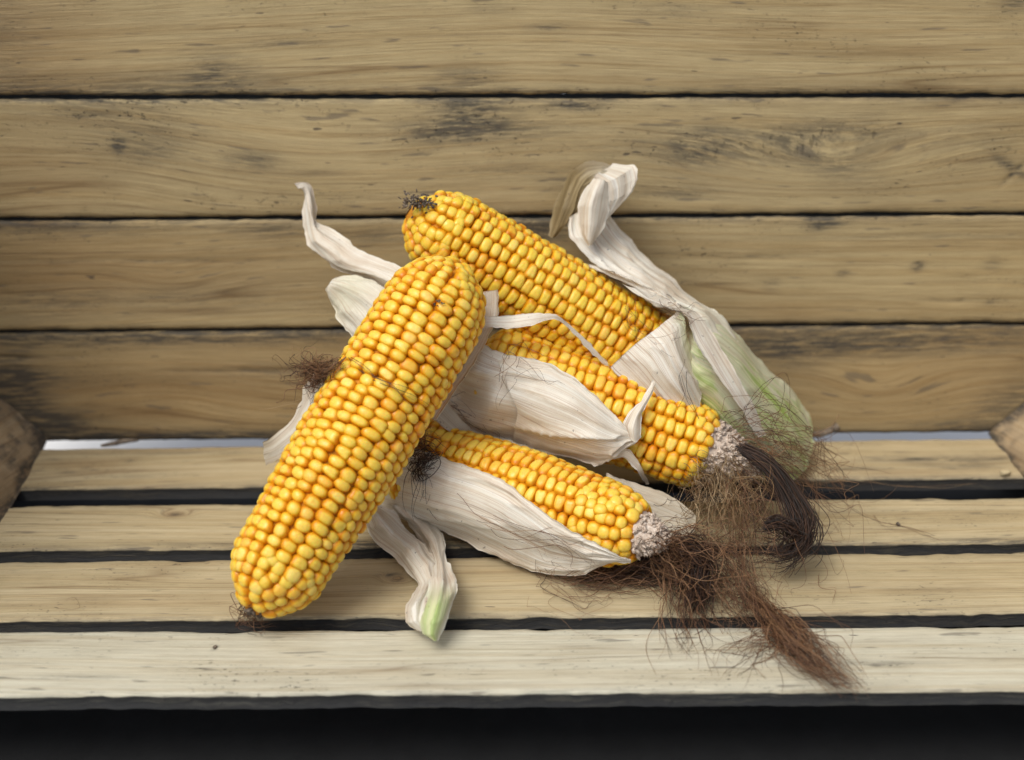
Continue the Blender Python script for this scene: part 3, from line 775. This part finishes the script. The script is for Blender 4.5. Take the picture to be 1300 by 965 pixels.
leaf(earC, [[(560, 500, -.090), (548, 530, -.100)], [(600, 545, -.090), (590, 560, -.098)], [(650, 560, -.094), (640, 578, -.100)], [(700, 575, -.097), (690, 590, -.101)]], seed=35, nu=12, rip=0.0005, tan=lambda v, u: 0.4+0*v)

# ---- ear D: long front leaf, rear leaf, two bent strands at the shank
leaf(earD, [[D(488, 555), D(470, 580), D(455, 605), (440, 630, 'z', .012)], [D(512, 566), D(497, 592), D(482, 622), (468, 645, 'z', .006)], [D(540, 573), D(527, 600), D(515, 632), D(503, 655)],
            [D(576, 586), D(564, 612), D(552, 642), D(540, 668)], [D(612, 597), D(603, 625), D(592, 655), D(582, 684)], [D(645, 614), D(638, 641), D(628, 671), D(620, 702)],
            [D(676, 639), D(670, 662), D(662, 690), D(655, 719)], [D(705, 662), D(700, 683), D(695, 706), D(690, 729)], [D(735, 678), D(731, 694), D(727, 712), D(724, 731)],
            [D(765, 694), D(762, 703), D(759, 713), D(757, 722)], [D(786, 706), D(784, 709), D(782, 712), D(780, 715)], [D(801, 712), D(801, 713), D(801, 714), D(800, 715)]], seed=41, rip=0.0006, crease=0.0011, nu=46, nv=120)
leaf(earD, [[(770, 600, -.120), (770, 640, -.130)], [(800, 612, -.118), (815, 665, -.135)], [(835, 622, -.122), (838, 684, -.140)], [(866, 638, -.128), (862, 688, -.142)], [(884, 656, -.134), (882, 674, -.140)]], seed=42, rip=0.0008,
     tan=lambda v, u: 0.35+0.3*v)
leaf(earD, [[(452, 628, 'z', .020), (466, 634, 'z', .024), (480, 640, 'z', .020)], [(457, 660, 'z', .010), (478, 656, 'z', .020), (500, 654, 'z', .014)], [(476, 688, 'z', .005), (497, 680, 'z', .013), (518, 674, 'z', .010)],
            [(500, 706, 'z', .004), (518, 697, 'z', .012), (538, 690, 'z', .010)], [(518, 729, 'z', .005), (534, 718, 'z', .014), (552, 710, 'z', .010)], [(529, 742, 'z', .008), (543, 738, 'z', .014), (560, 732, 'z', .012)],
            [(513, 767, 'z', .010), (530, 765, 'z', .017), (548, 758, 'z', .014)], [(514, 790, 'z', .008), (528, 788, 'z', .014), (542, 782, 'z', .012)], [(531, 801, 'z', .006), (538, 800, 'z', .010), (546, 797, 'z', .009)]], seed=43, sharp=0.8, rip=0.0008, crease=0.0016, nv=90)
leaf(earD, [[(492, 640, 'z', .018), (510, 642, 'z', .018), (520, 636, 'z', .016)], [(515, 664, 'z', .008), (532, 664, 'z', .013), (545, 657, 'z', .010)], [(535, 690, 'z', .005), (550, 686, 'z', .012), (562, 678, 'z', .008)],
            [(546, 716, 'z', .008), (558, 712, 'z', .014), (566, 704, 'z', .010)], [(544, 738, 'z', .014), (562, 738, 'z', .019), (578, 735, 'z', .015)], [(538, 760, 'z', .015), (559, 762, 'z', .021), (581, 751, 'z', .016)],
            [(532, 788, 'z', .012), (552, 790, 'z', .017), (571, 782, 'z', .013)], [(536, 803, 'z', .009), (549, 806, 'z', .012), (562, 800, 'z', .010)], [(550, 813, 'z', .007), (553, 814, 'z', .008), (556, 813, 'z', .007)]], seed=44, sharp=0.8, rip=0.0009, crease=0.0012, nv=90,
     green=lambda v, u: 0.95*np.clip((v-.5)*6, 0, 1)*np.clip(1.3-np.abs(u-.45)*2.2, 0, 1), label='yellowish end of the bent husk leaf')

# ---- ear B: bulb of green tinged leaves, front leaf, strip, and the twisted tail against the wall
GB = lambda v, u: 0.85*g_(u, .30, .10)*g_(v, .48, .18)*(fbm(v*9+0*u, u*22+0*v, 3)>.42) + (0.42+0.45*(fbm(v*3+0*u, u*7+0*v, 8)>.5))*np.clip(v*8, 0, 1)*(1-v*.2) + 0.25*g_(v, 1.0, .15)
leaf(earB, [[(862, 388, -.066), (866, 415, -.080), (868, 450, -.088), (868, 500, -.085)], [(890, 398, -.060), (886, 428, -.086), (884, 470, -.094), (880, 525, -.088)],
            [(916, 404, -.050), (912, 438, -.086), (908, 485, -.096), (902, 545, -.088)], [(942, 429, -.044), (940, 460, -.082), (930, 510, -.096), (920, 565, -.088)], [(968, 462, -.036), (964, 492, -.076), (950, 535, -.094), (938, 585, -.088)],
            [(994, 482, -.030), (987, 514, -.070), (972, 555, -.090), (956, 600, -.086)], [(1015, 508, -.028), (1006, 538, -.064), (990, 574, -.084), (974, 610, -.082)], [(1029, 534, -.030), (1020, 560, -.058), (1004, 590, -.074), (990, 612, -.076)],
            [(1030, 562, -.040), (1026, 575, -.055), (1014, 596, -.065), (1002, 612, -.070)], [(1026, 592, -.055), (1024, 595, -.058), (1018, 602, -.062), (1012, 606, -.064)]], seed=51, rip=0.0006, crease=0.0009, nu=60, nv=110, green=GB, label='greenish bulging lower husk leaf')
leaf(earB, [[(862, 393, -.084), (836, 414, -.088), (806, 437, -.090), (775, 466, -.090)], [(869, 402, -.088), (850, 430, -.094), (828, 458, -.096), (800, 490, -.093)], [(872, 425, -.090), (862, 458, -.098), (848, 488, -.100), (830, 515, -.094)],
            [(880, 450, -.090), (874, 480, -.098), (866, 512, -.100), (860, 545, -.094)], [(895, 480, -.088), (890, 510, -.096), (886, 540, -.098), (882, 570, -.094)]], seed=52, rip=0.0006, crease=0.0014, nu=50, green=lambda v, u: 0.55*g_(u, 0.0, .12)*(v > .1))
leaf(earB, [[(850, 388, -.084), (885, 396, -.080)], [(868, 396, -.092), (893, 405, -.088)], [(884, 432, -.100), (914, 436, -.094)], [(905, 466, -.104), (930, 466, -.099)], [(925, 497, -.105), (945, 493, -.100)], [(944, 524, -.103), (960, 522, -.099)], [(962, 556, -.100), (972, 552, -.098)]], seed=53, nu=16, rip=0.0005, crease=0.0007)
leaf(earB, [[(945, 440, -.052), (915, 430, -.075), (880, 420, -.088)], [(917, 404, -.048), (893, 402, -.070), (862, 398, -.080)], [(878, 377, -.040), (856, 383, -.060), (832, 386, -.068)], [(852, 350, -.032), (828, 360, -.050), (800, 362, -.060)],
            [(822, 326, -.026), (796, 338, -.044), (765, 342, -.052)], [(798, 303, -.022), (770, 316, -.040), (742, 322, -.046)], [(776, 275, -.020), (752, 290, -.036), (724, 300, -.040)], [(768, 250, -.018), (745, 262, -.032), (722, 276, -.036)]], seed=54, rip=0.0010, crease=0.0018, nu=40, green=lambda v, u: .1*g_(v, .1, .2))
leaf(earB, [[(697, 300, -.030), (701, 302, -.032), (705, 300, -.030)], [(699, 284, -.026), (708, 288, -.032), (722, 282, -.032)], [(702, 262, -.022), (716, 266, -.032), (733, 262, -.032)], [(712, 240, -.018), (725, 244, -.030), (738, 243, -.032)],
            [(722, 219, -.014), (734, 226, -.028), (746, 233, -.032)], [(742, 207, -.012), (747, 216, -.026), (754, 226, -.032)], [(765, 206, -.012), (764, 212, -.024), (762, 222, -.032)], [(779, 210, -.016), (776, 214, -.022), (772, 219, -.028)]], seed=55, sharp=0.8, rip=0.0008, crease=0.0014,
     tan=lambda v, u: 1.0*np.clip(1.6-v, 0, 1)+0*u, label='tan bent end of the husk leaf')
leaf(earB, [[(753, 227, -.034), (763, 228, -.040), (773, 232, -.038)], [(740, 241, -.036), (757, 243, -.046), (775, 250, -.040)], [(732, 262, -.040), (752, 262, -.050), (774, 270, -.042)], [(734, 285, -.044), (750, 286, -.052), (766, 290, -.046)], [(741, 303, -.048), (748, 304, -.052), (757, 303, -.048)], [(746, 312, -.050), (749, 312, -.051), (752, 310, -.050)]], seed=56, sharp=0.8, rip=0.0006, crease=0.0012)
leaf(earB, [[(753, 225, -.036), (765, 216, -.028), (778, 208, -.020)], [(764, 233, -.038), (785, 224, -.034), (804, 212, -.022)], [(772, 243, -.040), (788, 237, -.036), (806, 227, -.026)], [(773, 257, -.042), (787, 251, -.038), (802, 242, -.030)], [(769, 272, -.042), (777, 268, -.040), (786, 262, -.036)], [(764, 282, -.042), (768, 280, -.041), (772, 277, -.040)]], seed=57, sharp=0.8, rip=0.0007, crease=0.0016)
leaf(earB, [[(780, 345, -.058), (735, 335, -.044)], [(860, 385, -.078), (830, 372, -.070)], [(858, 392, -.086), (815, 378, -.082)], [(840, 388, -.084), (790, 360, -.078)]], seed=58, nu=16, rip=0.0005)

finish_kernels()

# ------------------------------------------------------------------ dried tips, dark kernel gap
def chaff(root, cob, t0, t1, n, size, mat, seed, spread=0.0, rscale=0.8, name='chaff', prof=None):
    rg = np.random.default_rng(seed); JV = []; JF = []; base = 0
    for i in range(n):
        t = rg.uniform(t0, t1); th = rg.uniform(0, 2*math.pi)
        r = max(cob.rs(max(t, 0))*rscale*(1 if t > 0 else 0.6) - 0.003, 0.0008) + rg.uniform(-0.001, 0.0012) + spread*rg.random()
        if prof: r = prof(t) + rg.uniform(-0.0004, 0.0010)
        rad = math.cos(th)*cob.u+math.sin(th)*cob.v
        P = cob.p0+cob.a*(t*cob.L)+rad*r
        nrm = rad - cob.a*rg.uniform(0.1, 1.4) + rg.normal(0, 0.35, 3); nrm /= np.linalg.norm(nrm)
        x = np.cross(nrm, rg.normal(0, 1, 3)); x /= np.linalg.norm(x); y = np.cross(nrm, x)
        w_, l_, h_ = size*rg.uniform(0.5, 1.0), size*rg.uniform(0.4, 0.8), size*rg.uniform(0.6, 1.3)
        vs, cr, fs = PROTO['round'][int(rg.integers(3))]
        vs = vs*(1+rg.normal(0, 0.16, vs.shape))
        JV.append(vs@np.array([x*w_, y*l_, nrm*h_])+P-nrm*h_*0.4); JF.append(fs+base); base += len(vs)
    return link(name, mesh_from(name, np.concatenate(JV), np.concatenate(JF)), mat, root, 'stuff')
def tip_shell(root, cob, ts, t1, rs_):
    V = []; Fc = []; R1 = (cob.rs(t1)-0.0036)*rs_
    for i in range(13):
        f = i/12; t = ts+(t1-ts)*f; r = max(0.0003, R1*min(1, f)**0.55)
        for j in range(28):
            th = 2*math.pi*j/28; rr = r*(1+0.10*math.sin(j*5.1+i*3.3))
            V.append(cob.p0+cob.a*(t*cob.L)+(math.cos(th)*cob.u+math.sin(th)*cob.v)*rr)
    for i in range(12):
        for j in range(28): Fc.append([i*28+j, i*28+(j+1) % 28, (i+1)*28+(j+1) % 28, (i+1)*28+j])
    link('bare_tip', mesh_from('bare_tip', V, Fc), M['chaff'], root)
    return lambda t: R1*min(1, max(0, (t-ts)/(t1-ts)))**0.55
shC = tip_shell(earC, cobC, -.13, .13, 1.0)
shD = tip_shell(earD, cobD, -.04, .10, 0.88)
chaff(earC, cobC, -0.13, 0.09, 420, 0.0028, M['chaff'], 1, prof=shC)
chaff(earD, cobD, -0.04, 0.05, 170, 0.0024, M['chaff'], 2, prof=shD)
chaff(earA, cobA, -0.004, 0.040, 60, 0.0022, M['darkchaff'], 3)
tufB = Cob(at(541, 259, -0.066), at(528, 250, -0.058), [(0, .002), (1, .002)])
tufB.p0, tufB.p1 = tufB.p0, tufB.p1
def tuft_flakes(root, px, py, Y, sx, n, size, mat, seed):
    rg = np.random.default_rng(seed); c = at(px, py, Y); JV = []; JF = []; base = 0
    for i in range(n):
        P = c + rg.normal(0, 1, 3)*np.array([sx, sx*0.6, sx*0.6])
        nrm = rg.normal(0, 1, 3)+(P-c)/sx; nrm /= np.linalg.norm(nrm)
        x = np.cross(nrm, rg.normal(0, 1, 3)); x /= np.linalg.norm(x); y = np.cross(nrm, x)
        vs, cr, fs = PROTO['round'][0]
        vs = vs*(1+rg.normal(0, 0.12, vs.shape))
        JV.append(vs@np.array([x*size*rg.uniform(.3, .8), y*size*.35, nrm*size*rg.uniform(.6, 1.5)])+P); JF.append(fs+base); base += len(vs)
    return link('dark_flakes', mesh_from('dark_flakes', np.concatenate(JV), np.concatenate(JF)), mat, root, 'stuff')
tuft_flakes(earB, 532, 257, -0.062, 0.0029, 150, 0.0017, M['darkchaff'], 5)
tuft_flakes(earA, 556, 385, -0.1265, 0.0008, 12, 0.0012, M['darkchaff'], 6)  # added dark flakes, standing in for a dark gap between kernels

# ------------------------------------------------------------------ silk
def strands(root, name, path, n, spread, curl, mat, seed, r=0.00019, t0=(0.0, 0.25), t1=(0.7, 1.0), seg=26, freq=5.0, merge=None, flat=1.0, kind='stuff', floor=0.0006):
    """hairs that follow a path (list of points), each with its own offset and curl; returns geometry when merge is a list"""
    rg = np.random.default_rng(seed)
    P = np.array([resolve(p) if not isinstance(p, np.ndarray) else p for p in path]); K = len(P)
    sp = np.interp(np.linspace(0, 1, 60), np.linspace(0, 1, len(spread)), spread)
    cv = np.interp(np.linspace(0, 1, 60), np.linspace(0, 1, len(curl)), curl)
    fine = catmull(P, 60)
    V = []; Fc = []; Rn = []; base = 0
    for i in range(n):
        a = rg.uniform(*t0); b = rg.uniform(*t1)
        tt = np.linspace(a, b, seg)
        cx = np.stack([np.interp(tt*59, np.arange(60), fine[:, k]) for k in range(3)], 1)
        off = rg.normal(0, 1, 3)*np.array([1, 1, flat]); s_ = np.interp(tt*59, np.arange(60), sp)[:, None]; c_ = np.interp(tt*59, np.arange(60), cv)[:, None]
        wv = np.zeros((seg, 3))
        for q in range(3):
            f = freq*rg.uniform(0.3, 1.0)*(1.7**q)
            wv += np.sin(tt[:, None]*f*2+rg.uniform(0, 6.28, 3)[None, :])*rg.normal(0, 1, 3)[None, :]/(1.5**q)
        drift = rg.normal(0, 1, 3)[None, :]*((tt-a)[:, None])**1.5
        X = cx + off*s_ + wv*c_ + drift*c_*1.6
        X[:, 2] = np.where(X[:, 2] < floor, floor+np.abs(X[:, 2]-floor)*0.15, X[:, 2])
        X[:, 1] = np.minimum(X[:, 1], -0.0012)
        T = np.gradient(X, axis=0); T /= np.maximum(np.linalg.norm(T, axis=1, keepdims=True), 1e-9)
        ref = np.array([0.3, 0.2, 1.0]); U_ = np.cross(T, ref); U_ /= np.maximum(np.linalg.norm(U_, axis=1, keepdims=True), 1e-9); W_ = np.cross(T, U_)
        rr = (r*rg.uniform(0.6, 1.35)*(1-0.6*np.linspace(0, 1, seg)**3))[:, None]
        for k in range(3):
            an = 2*math.pi*k/3; V.append(X+(U_*math.cos(an)+W_*math.sin(an))*rr)
        ids = base+np.arange(3*seg).reshape(3, seg)
        for k in range(3):
            k2 = (k+1) % 3
            Fc.append(np.stack([ids[k, :-1], ids[k2, :-1], ids[k2, 1:], ids[k, 1:]], -1))
        Rn.append(np.full(3*seg, rg.random())); base += 3*seg
    geo = (np.concatenate(V), np.concatenate(Fc), np.concatenate(Rn))
    if merge is not None: merge.append(geo); return
    return link(name, mesh_from(name, geo[0], geo[1], True, {'rnd': geo[2]}), mat, root, kind)
def merge_link(name, geos, mat, root, kind='stuff'):
    V = []; Fc = []; Rn = []; b = 0
    for v, f, r_ in geos: V.append(v); Fc.append(f+b); Rn.append(r_); b += len(v)
    return link(name, mesh_from(name, np.concatenate(V), np.concatenate(Fc), True, {'rnd': np.concatenate(Rn)}), mat, root, kind)

# ear C: straw hairs round the bare tip, red-brown tangle to its right, one dark twisted rope
g = []
strands(None, '', [Cc(880, 590), (905, 612, -.115), (905, 640, 'z', .030), (895, 668, 'z', .016)], 105, (.004, .006, .009, .010), (.001, .003, .005, .005), None, 1, merge=g, r=.00014)
strands(None, '', [Cc(925, 580), (930, 605, -.112), (935, 640, 'z', .030), (930, 680, 'z', .018)], 80, (.003, .006, .010, .011), (.001, .003, .005, .006), None, 2, merge=g, r=.00014)
merge_link('silk', g, M['palesilk'], earC)
g = []
strands(None, '', [(915, 550, -.100), (955, 535, -.104), (1000, 545, -.100), (1035, 585, -.085), (1045, 640, 'z', .014)], 26, (.002, .006, .009, .010, .011), (.001, .003, .005, .006, .007), None, 3, merge=g, r=.00014)
strands(None, '', [(930, 575, -.105), (965, 580, -.110), (1000, 610, 'z', .032), (1025, 650, 'z', .014), (1020, 700, 'z', .006)], 42, (.002, .007, .011, .012, .011), (.001, .003, .006, .007, .008), None, 4, merge=g, r=.00014)
strands(None, '', [(930, 600, -.110), (950, 630, 'z', .030), (960, 670, 'z', .018), (960, 710, 'z', .010), (960, 750, 'z', .006)], 70, (.004, .009, .011, .010, .009), (.001, .003, .005, .006, .006), None, 5, merge=g, r=.00015)
strands(None, '', [(930, 560, -.110), (985, 565, -.105), (1050, 600, 'z', .02), (1075, 640, 'z', .006)], 26, (.002, .006, .009, .010), (.001, .004, .007, .008), None, 6, merge=g, r=.00015)
merge_link('silk', g, M['silk'], earC)
strands(earC, 'silk_rope', [(938, 568, -.122), (965, 583, -.128), (988, 605, 'z', .046), (1008, 638, 'z', .036), (1020, 668, 'z', .028), (1014, 690, 'z', .022), (995, 702, 'z', .018), (975, 700, 'z', .016)], 210,
        (.0012, .0016, .0020, .0026, .0034, .0034, .0036, .005), (.0002, .0003, .0005, .0006, .0008, .0012, .0016, .002), M['darksilk'], 7, r=.00024, t0=(0, .15), t1=(.75, 1.0))
strands(earC, 'silk_rope', [(968, 668, 'z', .030), (985, 664, 'z', .032), (1000, 668, 'z', .032), (1012, 682, 'z', .026)], 90, (.0016, .0018, .002, .002), (.0004, .0006, .0008, .001), M['darksilk'], 8, r=.00024)

# ear D: dark tangle under its tip, a hanging clump and thin hairs over the last gap
g = []
strands(None, '', [D(835, 690), (865, 700, 'z', .022), (900, 705, 'z', .018), (940, 700, 'z', .014)], 130, (.004, .007, .009, .010), (.001, .003, .005, .006), None, 11, merge=g, r=.00015)
strands(None, '', [(720, 735, 'z', .004), (775, 727, 'z', .005), (830, 722, 'z', .007), (880, 725, 'z', .010)], 110, (.004, .005, .006, .007), (.001, .003, .004, .004), None, 12, merge=g, r=.00016)
strands(None, '', [(850, 700, 'z', .02), (862, 740, 'z', .008), (872, 790, 'z', .004), (880, 850, 'z', .002)], 46, (.004, .006, .006, .008), (.001, .002, .003, .004), None, 13, merge=g, r=.00014)
strands(None, '', [(690, 715, 'z', .006), (700, 745, 'z', .002), (745, 765, 'z', .002), (790, 730, 'z', .004)], 18, (.003, .006, .006, .006), (.001, .003, .004, .004), None, 14, merge=g, r=.00012)
strands(None, '', [(900, 690, 'z', .02), (925, 730, 'z', .010), (940, 770, 'z', .005), (960, 800, 'z', .002)], 120, (.006, .009, .009, .006), (.001, .003, .004, .004), None, 15, merge=g, r=.00014)
merge_link('silk', g, M['silk'], earD)
g = []
strands(None, '', [(860, 690, 'z', .026), (884, 700, 'z', .022), (889, 722, 'z', .014), (884, 752, 'z', .008), (880, 785, 'z', .004)], 170, (.002, .0028, .0032, .0032, .004), (.0004, .0008, .001, .0014, .002), None, 16, merge=g, r=.00022)
strands(None, '', [(790, 715, 'z', .004), (830, 718, 'z', .008), (868, 712, 'z', .012), (890, 720, 'z', .012)], 120, (.004, .005, .005, .004), (.001, .002, .003, .003), None, 17, merge=g, r=.0002)
merge_link('silk_clump', g, M['darksilk'], earD)

# brown tuft that has slid onto the front board
g = []
strands(None, '', [(945, 745, 'z', .006), (965, 768, 'z', .006), (990, 795, 'z', .007), (1015, 820, 'z', .008), (1050, 852, 'z', .006), (1090, 879, 'z', .004)], 190, (.0022, .0018, .0030, .0054, .0044, .0022), (.0010, .0012, .0022, .0030, .0022, .0012), None, 21, merge=g, r=.00016, flat=.6, t0=(0, .45), t1=(.65, 1.0))
strands(None, '', [(1010, 800, 'z', .007), (985, 812, 'z', .004), (955, 830, 'z', .002), (925, 860, 'z', .001)], 36, (.003, .004, .005, .006), (.0006, .002, .003, .003), None, 22, merge=g, r=.00015, flat=.4)
t_ = merge_link('corn_silk_tuft', g, M['silk'], None, None)
tag(t_, 'brown tuft of corn silk trailing down across the pale front board', 'corn silk')

# small silk remains
strands(earA, 'silk', [A(438, 452), A(415, 468), (404, 472, -.118), (394, 480, -.114), (388, 476, -.112)], 110, (.0012, .0018, .0026, .0032, .0038), (.0006, .0018, .0028, .0032, .0036), M['silk'], 31, r=.00015, t0=(0, .5), t1=(.7, 1))
strands(earA, 'silk', [A(400, 470), (384, 466, -.115), (372, 458, -.108), (378, 450, -.100)], 14, (.001, .002, .004, .005), (.0005, .001, .002, .003), M['darksilk'], 32, r=.00014)
strands(earA, 'silk', [A(438, 450, .0006), A(470, 478, .0008), A(510, 500, .0008), A(545, 515, .0006)], 4, (.0006, .001, .0012, .001), (.0004, .0012, .0016, .0012), M['silk'], 33, r=.00013, t0=(0, .1), t1=(.7, 1))
strands(earA, 'silk', [A(318, 770, .0005), (310, 778, 'z', .006), (322, 788, 'z', .003), (340, 790, 'z', .002)], 40, (.002, .003, .003, .003), (.0006, .0012, .0014, .002), M['silk'], 34, r=.00013)
strands(earA, 'silk', [(430, 470, -.112), (395, 505, -.104), (360, 515, -.095), (322, 521, -.09)], 2, (.001, .001, .001, .001), (.0005, .0006, .0006, .0006), M['palesilk'], 35, r=.00012, t0=(0, .05))
dk = strands(None, 'silk_tuft', [D(556, 577, .006), D(540, 584, .008), D(530, 592, .007), D(528, 610, .0055), D(530, 632, .0055), D(540, 650, .005)], 50, (.0014, .002, .0018, .0020, .0030, .003), (.001, .0022, .002, .002, .0024, .0028), M['darksilk'], 36, r=.00017, t0=(0, .25), t1=(.35, 1), kind=None)
tag(dk, 'small black dried silk tuft stuck on the pink husk of the lowest ear', 'corn silk')
strands(earD, 'silk', [(490, 545, -.120), (512, 552, -.118), D(530, 566, .004), D(545, 580, .006)], 90, (.003, .004, .003, .003), (.001, .002, .002, .002), M['silk'], 37, r=.00015)
strands(earD, 'silk', [D(570, 610, .005), D(640, 660, .006), D(720, 690, .006), D(765, 700, .006)], 14, (.001, .004, .005, .004), (.0006, .003, .003, .003), M['silk'], 38, r=.00012, t0=(.1, .6), t1=(.6, 1))
strands(earC, 'silk', [Cc(636, 520, .007), Cc(640, 480, .009), Cc(660, 456, .009), Cc(690, 470, .010), Cc(715, 485, .012)], 9, (.001, .003, .004, .004, .004), (.0006, .003, .003, .003, .003), M['silk'], 39, r=.00012, t0=(0, .4), t1=(.7, 1))
strands(earC, 'silk', [Cc(560, 505, .006), Cc(590, 520, .006), Cc(620, 545, .006), Cc(650, 565, .006)], 10, (.001, .003, .003, .003), (.0006, .002, .002, .002), M['silk'], 40, r=.00012)
strands(earB, 'silk', [B(760, 345, .001), B(800, 358, .004), B(835, 378, .004), (868, 396, -.094), (900, 400, -.09)], 34, (.0006, .0012, .002, .0022, .002), (.0003, .0008, .0016, .002, .002), M['silk'], 41, r=.00014, t0=(0, .5), t1=(.6, 1))
strands(earB, 'silk', [B(800, 370, .003), B(800, 400, .003), B(812, 425, .004), (850, 430, -.100), (872, 400, -.096)], 7, (.001, .002, .002, .002, .002), (.0006, .002, .003, .003, .002), M['silk'], 42, r=.00012)
strands(earB, 'silk', [(866, 450, -.102), (868, 490, -.104), (885, 525, -.106), (915, 530, -.104)], 4, (.001, .001, .002, .002), (.0006, .001, .002, .002), M['darksilk'], 43, r=.00012)
strands(earC, 'silk', [(915, 545, -.105), (950, 530, -.110), (990, 540, -.108), (1020, 560, -.100)], 14, (.003, .006, .006, .006), (.001, .004, .004, .004), M['silk'], 44, r=.00014)

# loose hairs lying on the boards
def loose(path, label, seed, mat='palesilk', n=1, r=.00013):
    o = strands(None, 'silk_strand', path, n, (.0006,)*4, (.0004,)*4, M[mat], seed, r=r, t0=(0, .02), t1=(.97, 1), kind=None, seg=40)
    tag(o, label, 'corn silk')
loose([(1108, 655, 'z', .001), (1120, 665, 'z', .002), (1145, 667, 'z', .001), (1180, 680, 'z', .002), (1205, 692, 'z', .001)], 'fine silk hair lying on the second floor board at the right', 51, 'silk', 2)
loose([(1040, 728, 'z', .001), (1042, 745, 'z', .002), (1060, 748, 'z', .001), (1058, 765, 'z', .001)], 'short bent brown hair on the third board right of the silk', 52, 'silk', 2)
loose([(1020, 616, 'z', .002), (1080, 610, 'z', .003), (1160, 618, 'z', .003), (1240, 617, 'z', .002)], 'thin straw coloured hair along the first gap at the right', 53, 'palesilk', 2)
loose([(70, 775, 'z', .001), (95, 773, 'z', .002), (90, 760, 'z', .002), (78, 768, 'z', .001)], 'tiny curled hair on the third board at the far left', 54, 'palesilk', 1)
crg = np.random.default_rng(99)
def crumb(px, py, z, size, label, mat):
    vs, cr, fs = PROTO['round'][0]; q = on_z(px, py, z)
    vs = vs*(1+crg.normal(0, .15, vs.shape))*np.array([size*1.4, size, size*.7]); a = crg.uniform(0, 6.28)
    vs = vs@np.array([[math.cos(a), math.sin(a), 0], [-math.sin(a), math.cos(a), 0], [0, 0, 1]])+q
    o = link('crumb', mesh_from('crumb', vs, fs), mat); tag(o, label, 'crumb')
crumb(1140, 667, .0006, .0019, 'small dark seed on the fine hair at the right of the second board', M['darkchaff'])
crumb(273, 823, .0002, .0016, 'dark speck on the pale front board below the long ear', M['darkchaff'])
crumb(1276, 603, .0002, .0042, 'small pale wooden peg head beside the right corner post', M['floor'])
# twig in the gap under the wall
def twig(path, rads, label, seed):
    P = catmull(np.array([resolve(p) for p in path]), 22); V = []; Fc = []
    rr = np.interp(np.linspace(0, 1, 22), np.linspace(0, 1, len(rads)), rads)
    for i in range(22):
        T = P[min(i+1, 21)]-P[max(i-1, 0)]; T /= np.linalg.norm(T); u = np.cross(T, [0, 0, 1]); u /= np.linalg.norm(u); v = np.cross(u, T)
        for j in range(8):
            an = j*math.pi/4; q = rr[i]*(1+0.25*float(fbm(np.array(i*.6), np.array(j*1.), seed)))
            V.append(P[i]+(u*math.cos(an)+v*math.sin(an))*q)
    for i in range(21):
        for j in range(8): Fc.append([i*8+j, i*8+(j+1) % 8, (i+1)*8+(j+1) % 8, (i+1)*8+j])
    Fc.append(list(range(7, -1, -1))); Fc.append([21*8+j for j in range(8)])
    o = link('twig', mesh_from('twig', V, Fc), M['darkchaff'], None); tag(o, label, 'twig')
twig([(1020, 552, 'z', .003), (1040, 551, 'z', .003), (1056, 546, 'z', .004), (1064, 541, 'z', .006)], (.0016, .0018, .0017, .0022), 'short dark twig poking out at the gap right of the green husk', 3)
twig([(128, 566, 'z', .0015), (145, 563, 'z', .0015), (160, 560, 'z', .0015), (176, 559, 'z', .0015)], (.0007, .0013, .0013, .0006), 'dark sliver lying in the white gap at the left', 4)
